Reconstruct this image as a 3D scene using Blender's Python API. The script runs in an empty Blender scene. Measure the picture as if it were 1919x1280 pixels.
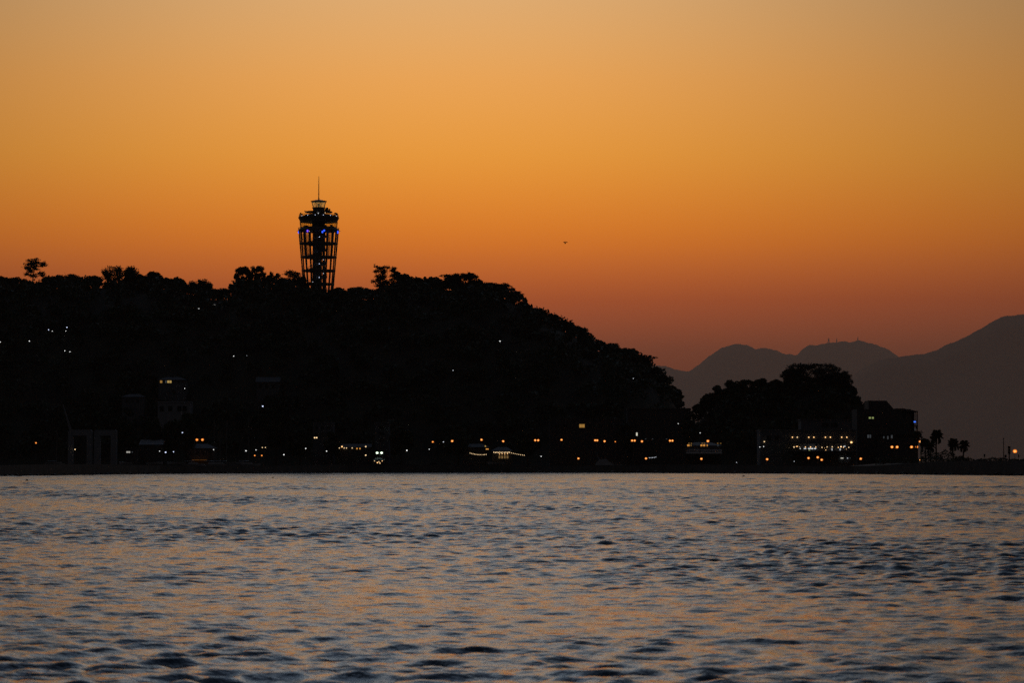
import bpy, math, random
import numpy as np
from mathutils import Vector, Matrix

random.seed(7)
RNG = np.random.default_rng(11)
SC = bpy.context.scene
COL = SC.collection
R = math.radians

# ------------------------------------------------------------------ camera, sky, exposure
CAM_H, PITCH, FPX = 2.6, R(2.382), 5581.0          # 105 mm lens, photo 1919 px wide
cam_d = bpy.data.cameras.new('camera')
cam = bpy.data.objects.new('camera', cam_d)
COL.objects.link(cam)
cam.location = (0, 0, CAM_H)
cam.rotation_euler = (math.pi / 2 + PITCH, 0, 0)
cam_d.sensor_width = 36.0
cam_d.lens = 36.0 * FPX / 1919.0
cam_d.clip_start, cam_d.clip_end = 0.5, 120000
cam_d.dof.use_dof = True
cam_d.dof.focus_distance = 1100
cam_d.dof.aperture_fstop = 4.0
SC.camera = cam

EXPO = 8.0
EM = 2.0 ** -EXPO                                   # display value 1.0 in scene units
SC.view_settings.view_transform = 'Standard'
SC.view_settings.look = 'None'
SC.view_settings.exposure = EXPO
SC.view_settings.gamma = 1.0
SC.view_settings.use_curve_mapping = False
SC.render.engine = 'CYCLES'
SC.cycles.use_adaptive_sampling = False
SC.cycles.use_denoising = False
SC.cycles.max_bounces = 6
SC.cycles.diffuse_bounces = 2
SC.cycles.glossy_bounces = 3
SC.cycles.transparent_max_bounces = 8
SC.cycles.volume_bounces = 1
SC.cycles.sample_clamp_direct = 2.0 * EM
SC.cycles.sample_clamp_indirect = 1.0 * EM

world = bpy.data.worlds.new('World')
SC.world = world
world.use_nodes = True
nt = world.node_tree
sky = nt.nodes.new('ShaderNodeTexSky')              # the sun has just set behind the island
sky.sky_type = 'NISHITA'
sky.sun_disc = False
sky.sun_elevation = R(-5.0)
sky.sun_rotation = R(-1.5)
sky.dust_density = 3.0
sky.air_density = 1.0
sky.ozone_density = 1.0
tc = nt.nodes.new('ShaderNodeTexCoord')
sep = nt.nodes.new('ShaderNodeSeparateXYZ')
asn = nt.nodes.new('ShaderNodeMath'); asn.operation = 'ARCSINE'
mul = nt.nodes.new('ShaderNodeMath'); mul.operation = 'MULTIPLY'; mul.inputs[1].default_value = 2 / math.pi
mul.use_clamp = True
ramp = nt.nodes.new('ShaderNodeValToRGB')
# warm evening tint of the low sky, fading to neutral overhead: (elevation in degrees, r, g, b)
TINT = [(0.0, .44, .15, .10), (1.2, .40, .14, .12), (2.1, .35, .125, .125), (3.2, .39, .105, .036), (4.35, .53, .163, .012), (5.9, .57, .222, .033),
        (7.4, .60, .245, .063), (9.1, .59, .278, .108), (12, .74, .40, .21), (15, .91, .60, .41), (22, .95, .79, .60), (30, .89, .83, .72), (40, .80, .77, .71), (90, .62, .68, .74)]
els = ramp.color_ramp.elements
while len(els) > 1:
    els.remove(els[-1])
els[0].position = 0.0
els[0].color = (*TINT[0][1:], 1)
for e, r_, g_, b_ in TINT[1:]:
    k = els.new(e / 90.0)
    k.color = (r_, g_, b_, 1)
mixn = nt.nodes.new('ShaderNodeMix'); mixn.data_type = 'RGBA'; mixn.blend_type = 'MULTIPLY'
mixn.inputs['Factor'].default_value = 1.0
bg = nt.nodes['Background']
bg.inputs['Strength'].default_value = 0.15
nt.links.new(tc.outputs['Generated'], sep.inputs[0])
nt.links.new(sep.outputs['Z'], asn.inputs[0])
nt.links.new(asn.outputs[0], mul.inputs[0])
nt.links.new(mul.outputs[0], ramp.inputs[0])
nt.links.new(sky.outputs[0], mixn.inputs[6])
nt.links.new(ramp.outputs[0], mixn.inputs[7])
# the glow narrows sideways around the place where the sun went down
GLOW_AZ, GLOW_W, GLOW_FLOOR = R(-1.3), R(13.0), .30
atn = nt.nodes.new('ShaderNodeMath'); atn.operation = 'ARCTAN2'
nt.links.new(sep.outputs['X'], atn.inputs[0]); nt.links.new(sep.outputs['Y'], atn.inputs[1])


def math_node(op, a, b=None):
    n = nt.nodes.new('ShaderNodeMath'); n.operation = op
    for i, v in enumerate((a, b)):
        if v is None:
            continue
        if isinstance(v, (int, float)):
            n.inputs[i].default_value = v
        else:
            nt.links.new(v, n.inputs[i])
    return n.outputs[0]


q_ = math_node('DIVIDE', math_node('SUBTRACT', atn.outputs[0], GLOW_AZ), math_node('MAXIMUM', math_node('SUBTRACT', GLOW_W * 1.12, math_node('MULTIPLY', asn.outputs[0], GLOW_W * 1.9)), GLOW_W * .7))
q_ = math_node('EXPONENT', math_node('MULTIPLY', math_node('MULTIPLY', q_, q_), -1.0))
q_ = math_node('ADD', math_node('MULTIPLY', q_, 1 - GLOW_FLOOR), GLOW_FLOOR)
sc_ = nt.nodes.new('ShaderNodeVectorMath'); sc_.operation = 'SCALE'
nt.links.new(mixn.outputs[2], sc_.inputs[0]); nt.links.new(q_, sc_.inputs['Scale'])
nt.links.new(sc_.outputs[0], bg.inputs['Color'])

HAZE_DENSITY = 1.65e-5

# ------------------------------------------------------------------ helpers
CP, SP = math.cos(PITCH), math.sin(PITCH)


def P(px, py, Y):
    """World point at depth Y that the photo shows at pixel (px, py)."""
    u, v = (px - 959.5) / FPX, (640.0 - py) / FPX
    f = CP - SP * v
    k = Y / f
    return Vector((u * k, Y, CAM_H + (SP + CP * v) * k))


def ZY(py, Y):
    return P(959.5, py, Y).z


def XY(px, Y):
    return P(px, 872, Y).x


def nodes_of(m):
    m.use_nodes = True
    return m.node_tree, m.node_tree.nodes['Principled BSDF']


MATS = {}


def mat(name, col, rough=0.8, metal=0.0, var=0.25, scale=1.5, bump=0.0):
    if name in MATS:
        return MATS[name]
    m = bpy.data.materials.new(name)
    t, b = nodes_of(m)
    b.inputs['Roughness'].default_value = rough
    b.inputs['Metallic'].default_value = metal
    g = t.nodes.new('ShaderNodeNewGeometry')
    n = t.nodes.new('ShaderNodeTexNoise')
    n.inputs['Scale'].default_value = scale
    n.inputs['Detail'].default_value = 5
    r = t.nodes.new('ShaderNodeValToRGB')
    r.color_ramp.elements[0].position = .3
    r.color_ramp.elements[1].position = .7
    r.color_ramp.elements[0].color = (*[c * (1 - var) for c in col], 1)
    r.color_ramp.elements[1].color = (*[min(1, c * (1 + var)) for c in col], 1)
    t.links.new(g.outputs['Position'], n.inputs['Vector'])
    t.links.new(n.outputs['Fac'], r.inputs[0])
    t.links.new(r.outputs[0], b.inputs['Base Color'])
    if bump:
        bp = t.nodes.new('ShaderNodeBump')
        bp.inputs['Strength'].default_value = bump
        bp.inputs['Distance'].default_value = .05
        t.links.new(n.outputs['Fac'], bp.inputs['Height'])
        t.links.new(bp.outputs[0], b.inputs['Normal'])
    MATS[name] = m
    return m


def glow(name, col, strength):
    """A lit lamp or pane; strength is the brightness it has in the picture."""
    if name in MATS:
        return MATS[name]
    m = bpy.data.materials.new(name)
    t, b = nodes_of(m)
    b.inputs['Base Color'].default_value = (*[c * .5 for c in col], 1)
    b.inputs['Emission Color'].default_value = (*col, 1)
    b.inputs['Emission Strength'].default_value = strength * EM
    if strength < 40:
        m.cycles.emission_sampling = 'NONE'         # too faint to light anything round it
    MATS[name] = m
    return m


class MB:
    """Collects simple solids into one mesh."""

    def __init__(self):
        self.v, self.f = [], []

    def add(self, vs, fs):
        o = len(self.v)
        self.v += [tuple(p) for p in vs]
        self.f += [tuple(i + o for i in f) for f in fs]
        return self

    def box(self, x0, x1, y0, y1, z0, z1):
        return self.add([(x0, y0, z0), (x1, y0, z0), (x1, y1, z0), (x0, y1, z0), (x0, y0, z1), (x1, y0, z1), (x1, y1, z1), (x0, y1, z1)],
                        [(0, 3, 2, 1), (4, 5, 6, 7), (0, 1, 5, 4), (1, 2, 6, 5), (2, 3, 7, 6), (3, 0, 4, 7)])

    def tube(self, a, b, ra, rb=None, n=6):
        rb = ra if rb is None else rb
        a, b = Vector(a), Vector(b)
        d = (b - a)
        if d.length < 1e-6:
            return self
        d.normalize()
        s = d.cross(Vector((0, 0, 1)) if abs(d.z) < .95 else Vector((1, 0, 0))).normalized()
        t = d.cross(s)
        vs = []
        for c, r in ((a, ra), (b, rb)):
            for i in range(n):
                w = 2 * math.pi * i / n
                vs.append(c + (s * math.cos(w) + t * math.sin(w)) * r)
        fs = [(i, (i + 1) % n, n + (i + 1) % n, n + i) for i in range(n)]
        fs += [tuple(range(n))[::-1], tuple(range(n, 2 * n))]
        return self.add(vs, fs)

    def lathe(self, prof, n=32, c=(0, 0), caps=True):
        """prof: (radius, z) from bottom to top."""
        vs = []
        for r, z in prof:
            for i in range(n):
                w = 2 * math.pi * i / n
                vs.append((c[0] + r * math.cos(w), c[1] + r * math.sin(w), z))
        fs = []
        for k in range(len(prof) - 1):
            for i in range(n):
                j = (i + 1) % n
                fs.append((k * n + i, k * n + j, (k + 1) * n + j, (k + 1) * n + i))
        if caps:
            fs.append(tuple(range(n))[::-1])
            m = (len(prof) - 1) * n
            fs.append(tuple(range(m, m + n)))
        return self.add(vs, fs)

    def ball(self, c, r, n=8, m=6, sz=1.0):
        prof = []
        vs = [(c[0], c[1], c[2] - r * sz)]
        for k in range(1, m):
            a = -math.pi / 2 + math.pi * k / m
            for i in range(n):
                w = 2 * math.pi * i / n
                vs.append((c[0] + r * math.cos(a) * math.cos(w), c[1] + r * math.cos(a) * math.sin(w), c[2] + r * sz * math.sin(a)))
        vs.append((c[0], c[1], c[2] + r * sz))
        fs = [(0, 1 + (i + 1) % n, 1 + i) for i in range(n)]
        for k in range(m - 2):
            for i in range(n):
                j = (i + 1) % n
                fs.append((1 + k * n + i, 1 + k * n + j, 1 + (k + 1) * n + j, 1 + (k + 1) * n + i))
        b = 1 + (m - 2) * n
        fs += [(b + i, b + (i + 1) % n, len(vs) - 1) for i in range(n)]
        return self.add(vs, fs)

    def prism(self, outline, y0, y1):
        """outline: (x, z) counter-clockwise seen from -Y, extruded from y0 to y1."""
        n = len(outline)
        vs = [(x, y0, z) for x, z in outline] + [(x, y1, z) for x, z in outline]
        fs = [tuple(range(n)), tuple(range(n, 2 * n))[::-1]]
        fs += [(i, n + i, n + (i + 1) % n, (i + 1) % n) for i in range(n)]
        return self.add(vs, fs)

    def mesh(self, name, m=None, smooth=False):
        me = bpy.data.meshes.new(name)
        me.from_pydata(self.v, [], self.f)
        if m:
            me.materials.append(m)
        if smooth:
            me.polygons.foreach_set('use_smooth', [True] * len(me.polygons))
        me.update()
        return me


def link(name, me, parent=None, loc=(0, 0, 0)):
    o = bpy.data.objects.new(name, me)
    o.location = loc
    COL.objects.link(o)
    if parent is not None:
        o.parent = parent
    return o


def part(name, mb, m, parent, loc=(0, 0, 0), smooth=False):
    return link(name, mb.mesh(name, m, smooth), parent, loc)


def thing(name, label, cat, loc, group=None, rotz=0.0):
    o = bpy.data.objects.new(name, None)
    o.empty_display_size = 1
    o.location = loc
    o.rotation_euler = (0, 0, rotz)
    COL.objects.link(o)
    return tag(o, label, cat, group)


def tag(o, label, cat, group=None):
    o['label'] = label
    o['category'] = cat
    if group:
        o['group'] = group
    return o


def big_mesh(name, V, F, m, smooth=False):
    """Mesh from numpy arrays: V (n,3), F (k,4)."""
    me = bpy.data.meshes.new(name)
    nv, nf, w = len(V), len(F), F.shape[1]
    me.vertices.add(nv)
    me.vertices.foreach_set('co', np.ascontiguousarray(V, dtype=np.float32).ravel())
    me.loops.add(nf * w)
    me.loops.foreach_set('vertex_index', np.ascontiguousarray(F, dtype=np.int32).ravel())
    me.polygons.add(nf)
    me.polygons.foreach_set('loop_start', np.arange(nf, dtype=np.int32) * w)
    me.polygons.foreach_set('loop_total', np.full(nf, w, dtype=np.int32))
    if smooth:
        me.polygons.foreach_set('use_smooth', np.ones(nf, dtype=bool))
    me.materials.append(m)
    me.update(calc_edges=True)
    me.validate()
    return me


def leaf_quads(C, size, flat=0.0, aspect=1.6):
    """Randomly turned pointed leaf clumps at the points C (n,3)."""
    n = len(C)
    a = RNG.normal(size=(n, 3))
    a[:, 2] *= (1 - flat)
    a /= np.linalg.norm(a, axis=1, keepdims=True) + 1e-9
    b = RNG.normal(size=(n, 3))
    b[:, 2] *= (1 - flat)
    b -= a * (a * b).sum(1, keepdims=True)
    b /= np.linalg.norm(b, axis=1, keepdims=True) + 1e-9
    s = (np.asarray(size) * RNG.uniform(.6, 1.3, n))[:, None]
    a, b = a * s * .5 * math.sqrt(aspect), b * s * .5 / math.sqrt(aspect)
    V = np.stack([C - a, C + b + a * .15, C + a, C - b + a * .1], 1).reshape(-1, 3)
    F = np.arange(4 * n).reshape(n, 4)
    return V, F


# ------------------------------------------------------------------ materials
M_LEAF = mat('evergreen_leaf', (.035, .050, .022), .7, var=.4, scale=.35)
M_PINE = mat('pine_needle', (.028, .042, .022), .75, var=.4, scale=.5)
M_PALM = mat('palm_leaf', (.035, .050, .022), .6, var=.35, scale=.8)
M_BARK = mat('bark', (.045, .035, .026), .9, var=.4, scale=3, bump=.5)
M_SOIL = mat('wooded_slope', (.030, .030, .020), .95, var=.5, scale=.15)
M_STEEL = mat('grey_painted_steel', (.10, .105, .115), .55, .2, .15, 2)
M_DARKSTEEL = mat('dark_steel', (.035, .036, .040), .5, .4, .2, 3)
M_WHITE = mat('white_render', (.25, .27, .30), .75, var=.12, scale=.6)
M_GREYWALL = mat('grey_render', (.115, .127, .15), .8, var=.2, scale=.6)
M_DARKWALL = mat('dark_cladding', (.055, .055, .060), .8, var=.25, scale=.7)
M_ROOF = mat('slate_roof', (.06, .06, .065), .7, var=.3, scale=1.5)
M_CONC = mat('harbour_concrete', (.07, .07, .068), .9, var=.35, scale=.4, bump=.4)
M_GROUND = mat('quay_asphalt', (.045, .045, .045), .95, var=.3, scale=.3)
M_GEL = mat('white_boat_gelcoat', (.42, .43, .45), .25, var=.06, scale=2)
M_ALU = mat('mast_aluminium', (.30, .31, .33), .4, .6, .1, 2)
M_CARP = mat('car_paint', (.12, .12, .14), .25, .3, .1, 2)
M_RUBBER = mat('black_rubber', (.02, .02, .02), .8)
M_GLASSD = mat('dark_window_glass', (.02, .022, .025), .15, 0, .1, 1)
M_BUOY = mat('dark_buoy', (.03, .02, .02), .5)
M_BIRD = mat('bird_plumage', (.06, .06, .06), .8)
M_MOUNT = mat('far_mountain_forest', (.040, .042, .036), .95, var=.35, scale=.004)

G_SODIUM = glow('sodium_lamp', (1.0, .62, .30), 2.6)
G_AMBER = glow('small_amber_lamp', (1.0, .55, .22), 2.0)
G_WARM = glow('warm_bulb', (1.0, .68, .36), 1.3)
G_WHITE = glow('white_lamp', (.96, .96, .94), 1.4)
G_DIMW = glow('dim_white_lamp', (.85, .90, 1.0), .8)
G_BLUEW = glow('bluish_white_lamp', (.66, .74, 1.0), 1.5)
G_FLOOD = glow('greenish_floodlight', (.80, 1.0, .74), 2.5)
G_BLUE = glow('blue_floodlight', (.03, .10, 1.0), 1.5)
G_VIOLET = glow('violet_floodlight', (.20, .07, 1.0), 1.4)
G_WINY = glow('lit_yellow_pane', (1.0, .66, .20), .45)
G_WINB = glow('lit_amber_pane', (1.0, .52, .12), .30)
G_WINO = glow('lit_orange_pane', (1.0, .42, .08), .8)
G_WINW = glow('lit_white_pane', (1.0, .95, .78), .8)
G_WING = glow('lit_greenish_pane', (.85, 1.0, .35), .28)
G_WIND = glow('faint_lit_pane', (.8, .9, 1.0), .05)
G_SIGN = glow('backlit_sign', (.92, .97, 1.0), .8)

M_GLOBE = bpy.data.materials.new('amber_halo_glass')  # orange halo of the amber lamps, put into the globe as its own glow
_t, _b = nodes_of(M_GLOBE)
_o = _t.nodes['Material Output']
_b.inputs['Base Color'].default_value = (.5, .25, .08, 1)
_b.inputs['Emission Color'].default_value = (1.0, .27, .035, 1)
_b.inputs['Emission Strength'].default_value = .95 * EM
M_GLOBE.cycles.emission_sampling = 'NONE'
_tr = _t.nodes.new('ShaderNodeBsdfTransparent'); _tr.inputs[0].default_value = (1, .85, .6, 1)
_mx = _t.nodes.new('ShaderNodeMixShader'); _mx.inputs[0].default_value = .55
_t.links.new(_tr.outputs[0], _mx.inputs[1]); _t.links.new(_b.outputs[0], _mx.inputs[2])
_t.links.new(_mx.outputs[0], _o.inputs['Surface'])

# glass of the tower gallery
M_GLASS = bpy.data.materials.new('tinted_clear_glass')
_t, _b = nodes_of(M_GLASS)
_t.nodes.remove(_b)
_o = _t.nodes['Material Output']
_tr = _t.nodes.new('ShaderNodeBsdfTransparent'); _tr.inputs[0].default_value = (.95, .95, .84, 1)
_gl = _t.nodes.new('ShaderNodeBsdfGlossy'); _gl.inputs['Roughness'].default_value = .03
_mx = _t.nodes.new('ShaderNodeMixShader')
_mx.inputs[0].default_value = .06
_t.links.new(_tr.outputs[0], _mx.inputs[1])
_t.links.new(_gl.outputs[0], _mx.inputs[2])
_t.links.new(_mx.outputs[0], _o.inputs['Surface'])

# lantern panes: faint glow put into the glass itself, no lit room behind
M_LANTERN = bpy.data.materials.new('glowing_lantern_glass')
_t, _b = nodes_of(M_LANTERN)
_o = _t.nodes['Material Output']
_b.inputs['Base Color'].default_value = (.3, .28, .2, 1)
_b.inputs['Emission Color'].default_value = (1.0, .72, .30, 1)
_b.inputs['Emission Strength'].default_value = .20 * EM
_tr = _t.nodes.new('ShaderNodeBsdfTransparent'); _tr.inputs[0].default_value = (.97, .97, .9, 1)
_mx = _t.nodes.new('ShaderNodeMixShader'); _mx.inputs[0].default_value = .16
_t.links.new(_tr.outputs[0], _mx.inputs[1]); _t.links.new(_b.outputs[0], _mx.inputs[2])
_t.links.new(_mx.outputs[0], _o.inputs['Surface'])
M_LANTERN.cycles.emission_sampling = 'NONE'

# ------------------------------------------------------------------ water
M_WATER = bpy.data.materials.new('evening_sea_water')
_t, _b = nodes_of(M_WATER)
_b.inputs['Base Color'].default_value = (.018, .042, .066, 1)
_b.inputs['Roughness'].default_value = .08
_b.inputs['IOR'].default_value = 1.333
_g = _t.nodes.new('ShaderNodeNewGeometry')
_mp = _t.nodes.new('ShaderNodeMapping')
_mp.inputs['Scale'].default_value = (.7, 1.0, 1.0)         # ripples are longer across the wind
_mp.inputs['Rotation'].default_value = (0, 0, R(10))
_n = _t.nodes.new('ShaderNodeTexNoise')
_n.inputs['Scale'].default_value = 5.0
_n.inputs['Detail'].default_value = 4
_n.inputs['Roughness'].default_value = .55
_bp = _t.nodes.new('ShaderNodeBump')
_bp.inputs['Strength'].default_value = .65
_bp.inputs['Distance'].default_value = .06
_t.links.new(_g.outputs['Position'], _mp.inputs['Vector'])
_t.links.new(_mp.outputs[0], _n.inputs['Vector'])
_t.links.new(_n.outputs['Fac'], _bp.inputs['Height'])
_t.links.new(_bp.outputs[0], _b.inputs['Normal'])
# ripples too small for the mesh far out act as roughness
_sx = _t.nodes.new('ShaderNodeSeparateXYZ')
_mr = _t.nodes.new('ShaderNodeMapRange')
_mr.inputs['From Min'].default_value = 80
_mr.inputs['From Max'].default_value = 700
_mr.inputs['To Min'].default_value = .09
_mr.inputs['To Max'].default_value = .24
_t.links.new(_g.outputs['Position'], _sx.inputs[0])
_t.links.new(_sx.outputs['Y'], _mr.inputs['Value'])
_t.links.new(_mr.outputs[0], _b.inputs['Roughness'])


def make_sea():
    def step(y):
        return .054 + .00071 * y + .0014 * max(0, y - 300)
    ds = [26.0]
    while ds[-1] < 1120:
        ds.append(ds[-1] + step(ds[-1]))
    d = np.array(ds, dtype=np.float32)
    core = np.linspace(-1, 1, 320, dtype=np.float32)
    side = 1 + 2.2 * (np.arange(1, 19, dtype=np.float32) / 18) ** 1.6
    u = np.concatenate([-side[::-1], core, side])          # coarser sea beyond both sides of the view
    nc = len(u)
    du = np.gradient(u)
    half = d * .183 + 3.0
    X = (half[:, None] * u[None, :]).astype(np.float32)
    Y = np.repeat(d[:, None], nc, 1)
    sy = np.array([step(y) for y in ds], dtype=np.float32)[:, None]
    sx = half[:, None] * du[None, :]
    # patches of rougher and calmer water
    g = np.zeros_like(X)
    for i in range(9):
        lx, ly = RNG.uniform(14, 60), RNG.uniform(9, 75)
        g += np.sin(X / lx * 2 * math.pi * .5 + Y / ly * 2 * math.pi * .5 * RNG.choice([-1, 1]) + RNG.uniform(0, 6.28))
    gust = np.clip(1.0 + .095 * g, .6, 1.45)
    Z = np.zeros_like(X); DX = np.zeros_like(X); DY = np.zeros_like(X)
    n = 170
    lam = np.exp(RNG.uniform(math.log(.18), math.log(5.0), n))
    lam.sort()
    kept = np.zeros_like(X); total = 0.0
    lo = np.interp(d, [150, 500], [2.2, 1.3])[:, None].astype(np.float32)
    most = np.interp(d, [120, 600], [WAVE_BOOST, 3.2])[:, None].astype(np.float32)
    comps = []
    for L in lam:
        k = 2 * math.pi / L
        th = RNG.normal(0, R(34 if L < .6 else 28 if L < 1.2 else 16)) + (R(-90) + R(10))
        kx, ky = k * math.cos(th), k * math.sin(th)
        band = math.exp(-(math.log(L / .58) / .72) ** 4) + (.18 if L > 1.2 else 0)
        slope = WAVE_SLOPE * band * math.sqrt(2.0 / n) * RNG.uniform(.6, 1.4)
        fx = (2 * math.pi / max(abs(kx), 1e-6)) / sx
        fy = (2 * math.pi / max(abs(ky), 1e-6)) / sy
        att = np.clip((fx - lo) / 1.8, 0, 1) * np.clip((fy - lo) / 1.8, 0, 1)
        comps.append((k, kx, ky, slope, RNG.uniform(0, 6.28), att))
        kept += att * slope * slope
        total += slope * slope
    # where the mesh is too coarse for ripples the waves it can carry are as steep as all of them together
    boost = np.clip(np.sqrt(total / np.maximum(kept, total * 1e-3)), 1, most)
    for k, kx, ky, slope, ph0, att in comps:
        ph = kx * X + ky * Y + ph0
        amp = att * gust * boost * (slope / k)
        c, s = np.cos(ph), np.sin(ph)
        Z += amp * c
        DX -= .5 * amp * s * (kx / k)
        DY -= .5 * amp * s * (ky / k)
    V = np.stack([X + DX, Y + DY, Z], 2).reshape(-1, 3)
    nr = len(d)
    idx = np.arange(nr * nc).reshape(nr, nc)
    F = np.stack([idx[:-1, :-1], idx[:-1, 1:], idx[1:, 1:], idx[1:, :-1]], 2).reshape(-1, 4)
    # still water all round, lower than the wave troughs
    o = len(V)
    far = np.array([(-23500, -450, -.6), (23500, -450, -.6), (23500, 85500, -.6), (-23500, 85500, -.6)], dtype=np.float32)
    V = np.concatenate([V, far])
    F = np.concatenate([F, np.array([[o, o + 1, o + 2, o + 3]])])
    o_ = link('sea_water', big_mesh('sea_water', V, F, M_WATER, True))
    o_['kind'] = 'structure'


WAVE_SLOPE, WAVE_BOOST = .375, 1.3
make_sea()

# ------------------------------------------------------------------ far mountains


def mountain(name, prof, Y, depth, seed):
    rg = np.random.default_rng(seed)
    xs = np.linspace(prof[0][0], prof[-1][0], 520)
    py = np.interp(xs, [p[0] for p in prof], [p[1] for p in prof])
    ker = np.hanning(9); ker /= ker.sum()
    py = np.convolve(np.pad(py, 4, mode='edge'), ker, 'valid')
    for q in range(5):                                    # wooded ridge line
        fr = 2.0 ** q * .035
        py += rg.normal() * .0 + (1.1 / 1.6 ** q) * np.sin(xs * fr * rg.uniform(.8, 1.2) * 2 + rg.uniform(0, 6))
    ridge = np.array([P(x, y, Y).z for x, y in zip(xs, py)])
    wx = np.array([XY(x, Y) for x in xs])
    rows = np.linspace(-1, 1, 25)
    V = np.zeros((len(rows), len(xs), 3))
    for i, t in enumerate(rows):
        fall = (1 - abs(t)) ** 1.15
        spur = 1 - .22 * math.sin(math.pi * min(1, abs(t))) * (np.sin(wx / 1000 + 2 * t) * .5 + np.sin(wx / 500 - t * 3) * .3 + .4)
        V[i, :, 0] = wx * (1 + t * depth / Y)
        V[i, :, 1] = Y + t * depth
        V[i, :, 2] = np.maximum(ridge * fall * spur, 0) if abs(t) > 1e-6 else ridge
        if abs(t) > .99:
            V[i, :, 2] = -1.0
    nr, nc = len(rows), len(xs)
    idx = np.arange(nr * nc).reshape(nr, nc)
    F = np.stack([idx[:-1, :-1], idx[:-1, 1:], idx[1:, 1:], idx[1:, :-1]], 2).reshape(-1, 4)
    o = link(name, big_mesh(name, V.reshape(-1, 3), F, M_MOUNT, True))
    o['kind'] = 'structure'
    return o


mountain('far_mountains', [(1010, 800), (1120, 730), (1180, 696), (1232, 684), (1252, 687), (1275, 694), (1294, 697), (1310, 685), (1330, 666), (1350, 653),
                           (1370, 646), (1385, 644), (1400, 648), (1417, 656), (1428, 652), (1440, 651), (1455, 656), (1472, 664), (1484, 664), (1493, 667),
                           (1503, 657), (1514, 650), (1521, 646), (1529, 649), (1541, 643), (1552, 641), (1567, 642), (1580, 640), (1594, 642),
                           (1608, 638.5), (1620, 641), (1632, 644), (1645, 645), (1660, 651), (1672, 659), (1684, 669), (1710, 690), (1760, 730), (1840, 800), (1900, 860)],
         75000, 9000, 3)
mountain('far_mountain_flank', [(1560, 735), (1620, 690), (1650, 673), (1684, 669.5), (1700, 668), (1715, 666), (1725, 664), (1745, 658), (1758, 656), (1775, 648),
                                (1790, 641), (1810, 631), (1830, 621), (1850, 610), (1865, 602), (1876, 596), (1890, 591), (1905, 589), (1919, 589),
                                (1945, 592), (1990, 606), (2060, 632), (2180, 690), (2300, 760)], 50000, 8000, 5)

# slender masts on the far ridge
for px, y0, y1, w, lab in ((1553, 632.5, 643, 22, 'stout pale relay tower on the left of the far mountain top'),
                           (1568, 634, 643, 12, 'thin far mast, the middle one of three on the mountain top'),
                           (1607.5, 631.5, 640, 9, 'lone thin mast on the highest bump of the far mountain')):
    Yq = 74950
    b = P(px, y1 + 1, Yq)
    h = ZY(y0, Yq) - b.z
    t = thing('relay_tower', lab, 'mast', b, 'masts on the far mountain')
    mb = MB()
    for a in range(4):
        mb.tube((w * math.cos(a * 1.57 + .78), w * math.sin(a * 1.57 + .78), 0), (w * .45 * math.cos(a * 1.57 + .78), w * .45 * math.sin(a * 1.57 + .78), h * .8), 7, n=4)
    for q in range(5):
        z = h * .16 * q
        mb.box(-w * .8, w * .8, -w * .8, w * .8, z, z + 2)
    part('lattice', mb, M_STEEL, t)
    part('antenna', MB().tube((0, 0, h * .8), (0, 0, h), 7, 5, 5), M_STEEL, t)

# ------------------------------------------------------------------ island ground
SHORE = [(-500, 905), (-200, 898), (0, 893.6), (150, 890.8), (300, 888.6), (640, 886.6), (960, 886.1), (1280, 887.2), (1600, 889.2), (1919, 892), (2200, 895.5), (2500, 901)]


def shore_Y(px):
    y = np.interp(px, [s[0] for s in SHORE], [s[1] for s in SHORE])
    return CAM_H * FPX / (y - 872.0)


QUAY_Z = 1.9
mb_q, pts = MB(), []
for px in range(-500, 2501, 50):
    Y = float(shore_Y(px))
    pts.append((px, XY(px, Y), Y))
vs, fs = [], []
for px, x, Y in pts:
    vs += [(x, Y + 1.2, QUAY_Z), (x * 1500 / Y, 1500, QUAY_Z)]
for i in range(len(pts) - 1):
    fs.append((2 * i, 2 * i + 2, 2 * i + 3, 2 * i + 1))
q = link('quay_ground', MB().add(vs, fs).mesh('quay_ground', M_GROUND))
q['kind'] = 'structure'

# sea wall along the shore: face, and a raised parapet
wall, cap = MB(), MB()
for i in range(len(pts) - 1):
    (p0, x0, Y0), (p1, x1, Y1) = pts[i], pts[i + 1]
    t0 = 2.05 + .25 * math.sin(p0 * .011) + .9 * max(0, min(1, (p0 - 1640) / 120))
    t1 = 2.05 + .25 * math.sin(p1 * .011) + .9 * max(0, min(1, (p1 - 1640) / 120))
    wall.add([(x0, Y0, -1.2), (x1, Y1, -1.2), (x1, Y1 + .6, t1), (x0, Y0 + .6, t0), (x0, Y0 + 2.4, -1.2), (x1, Y1 + 2.4, -1.2), (x1, Y1 + 1.9, t1), (x0, Y0 + 1.9, t0)],
             [(0, 1, 2, 3), (5, 4, 7, 6), (3, 2, 6, 7)])
    cap.add([(x0, Y0 + .9, t0 - .01), (x1, Y1 + .9, t1 - .01), (x1, Y1 + .9, t1 + .55), (x0, Y0 + .9, t0 + .55), (x0, Y0 + 1.5, t0 - .01), (x1, Y1 + 1.5, t1 - .01), (x1, Y1 + 1.5, t1 + .55), (x0, Y0 + 1.5, t0 + .55)],
            [(0, 1, 2, 3), (5, 4, 7, 6), (3, 2, 6, 7)])
t = thing('sea_wall', 'long dark concrete sea wall along the whole island waterfront', 'sea wall', (0, 0, 0))
part('wall_face', wall, M_CONC, t)
part('parapet', cap, M_CONC, t)

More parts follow.
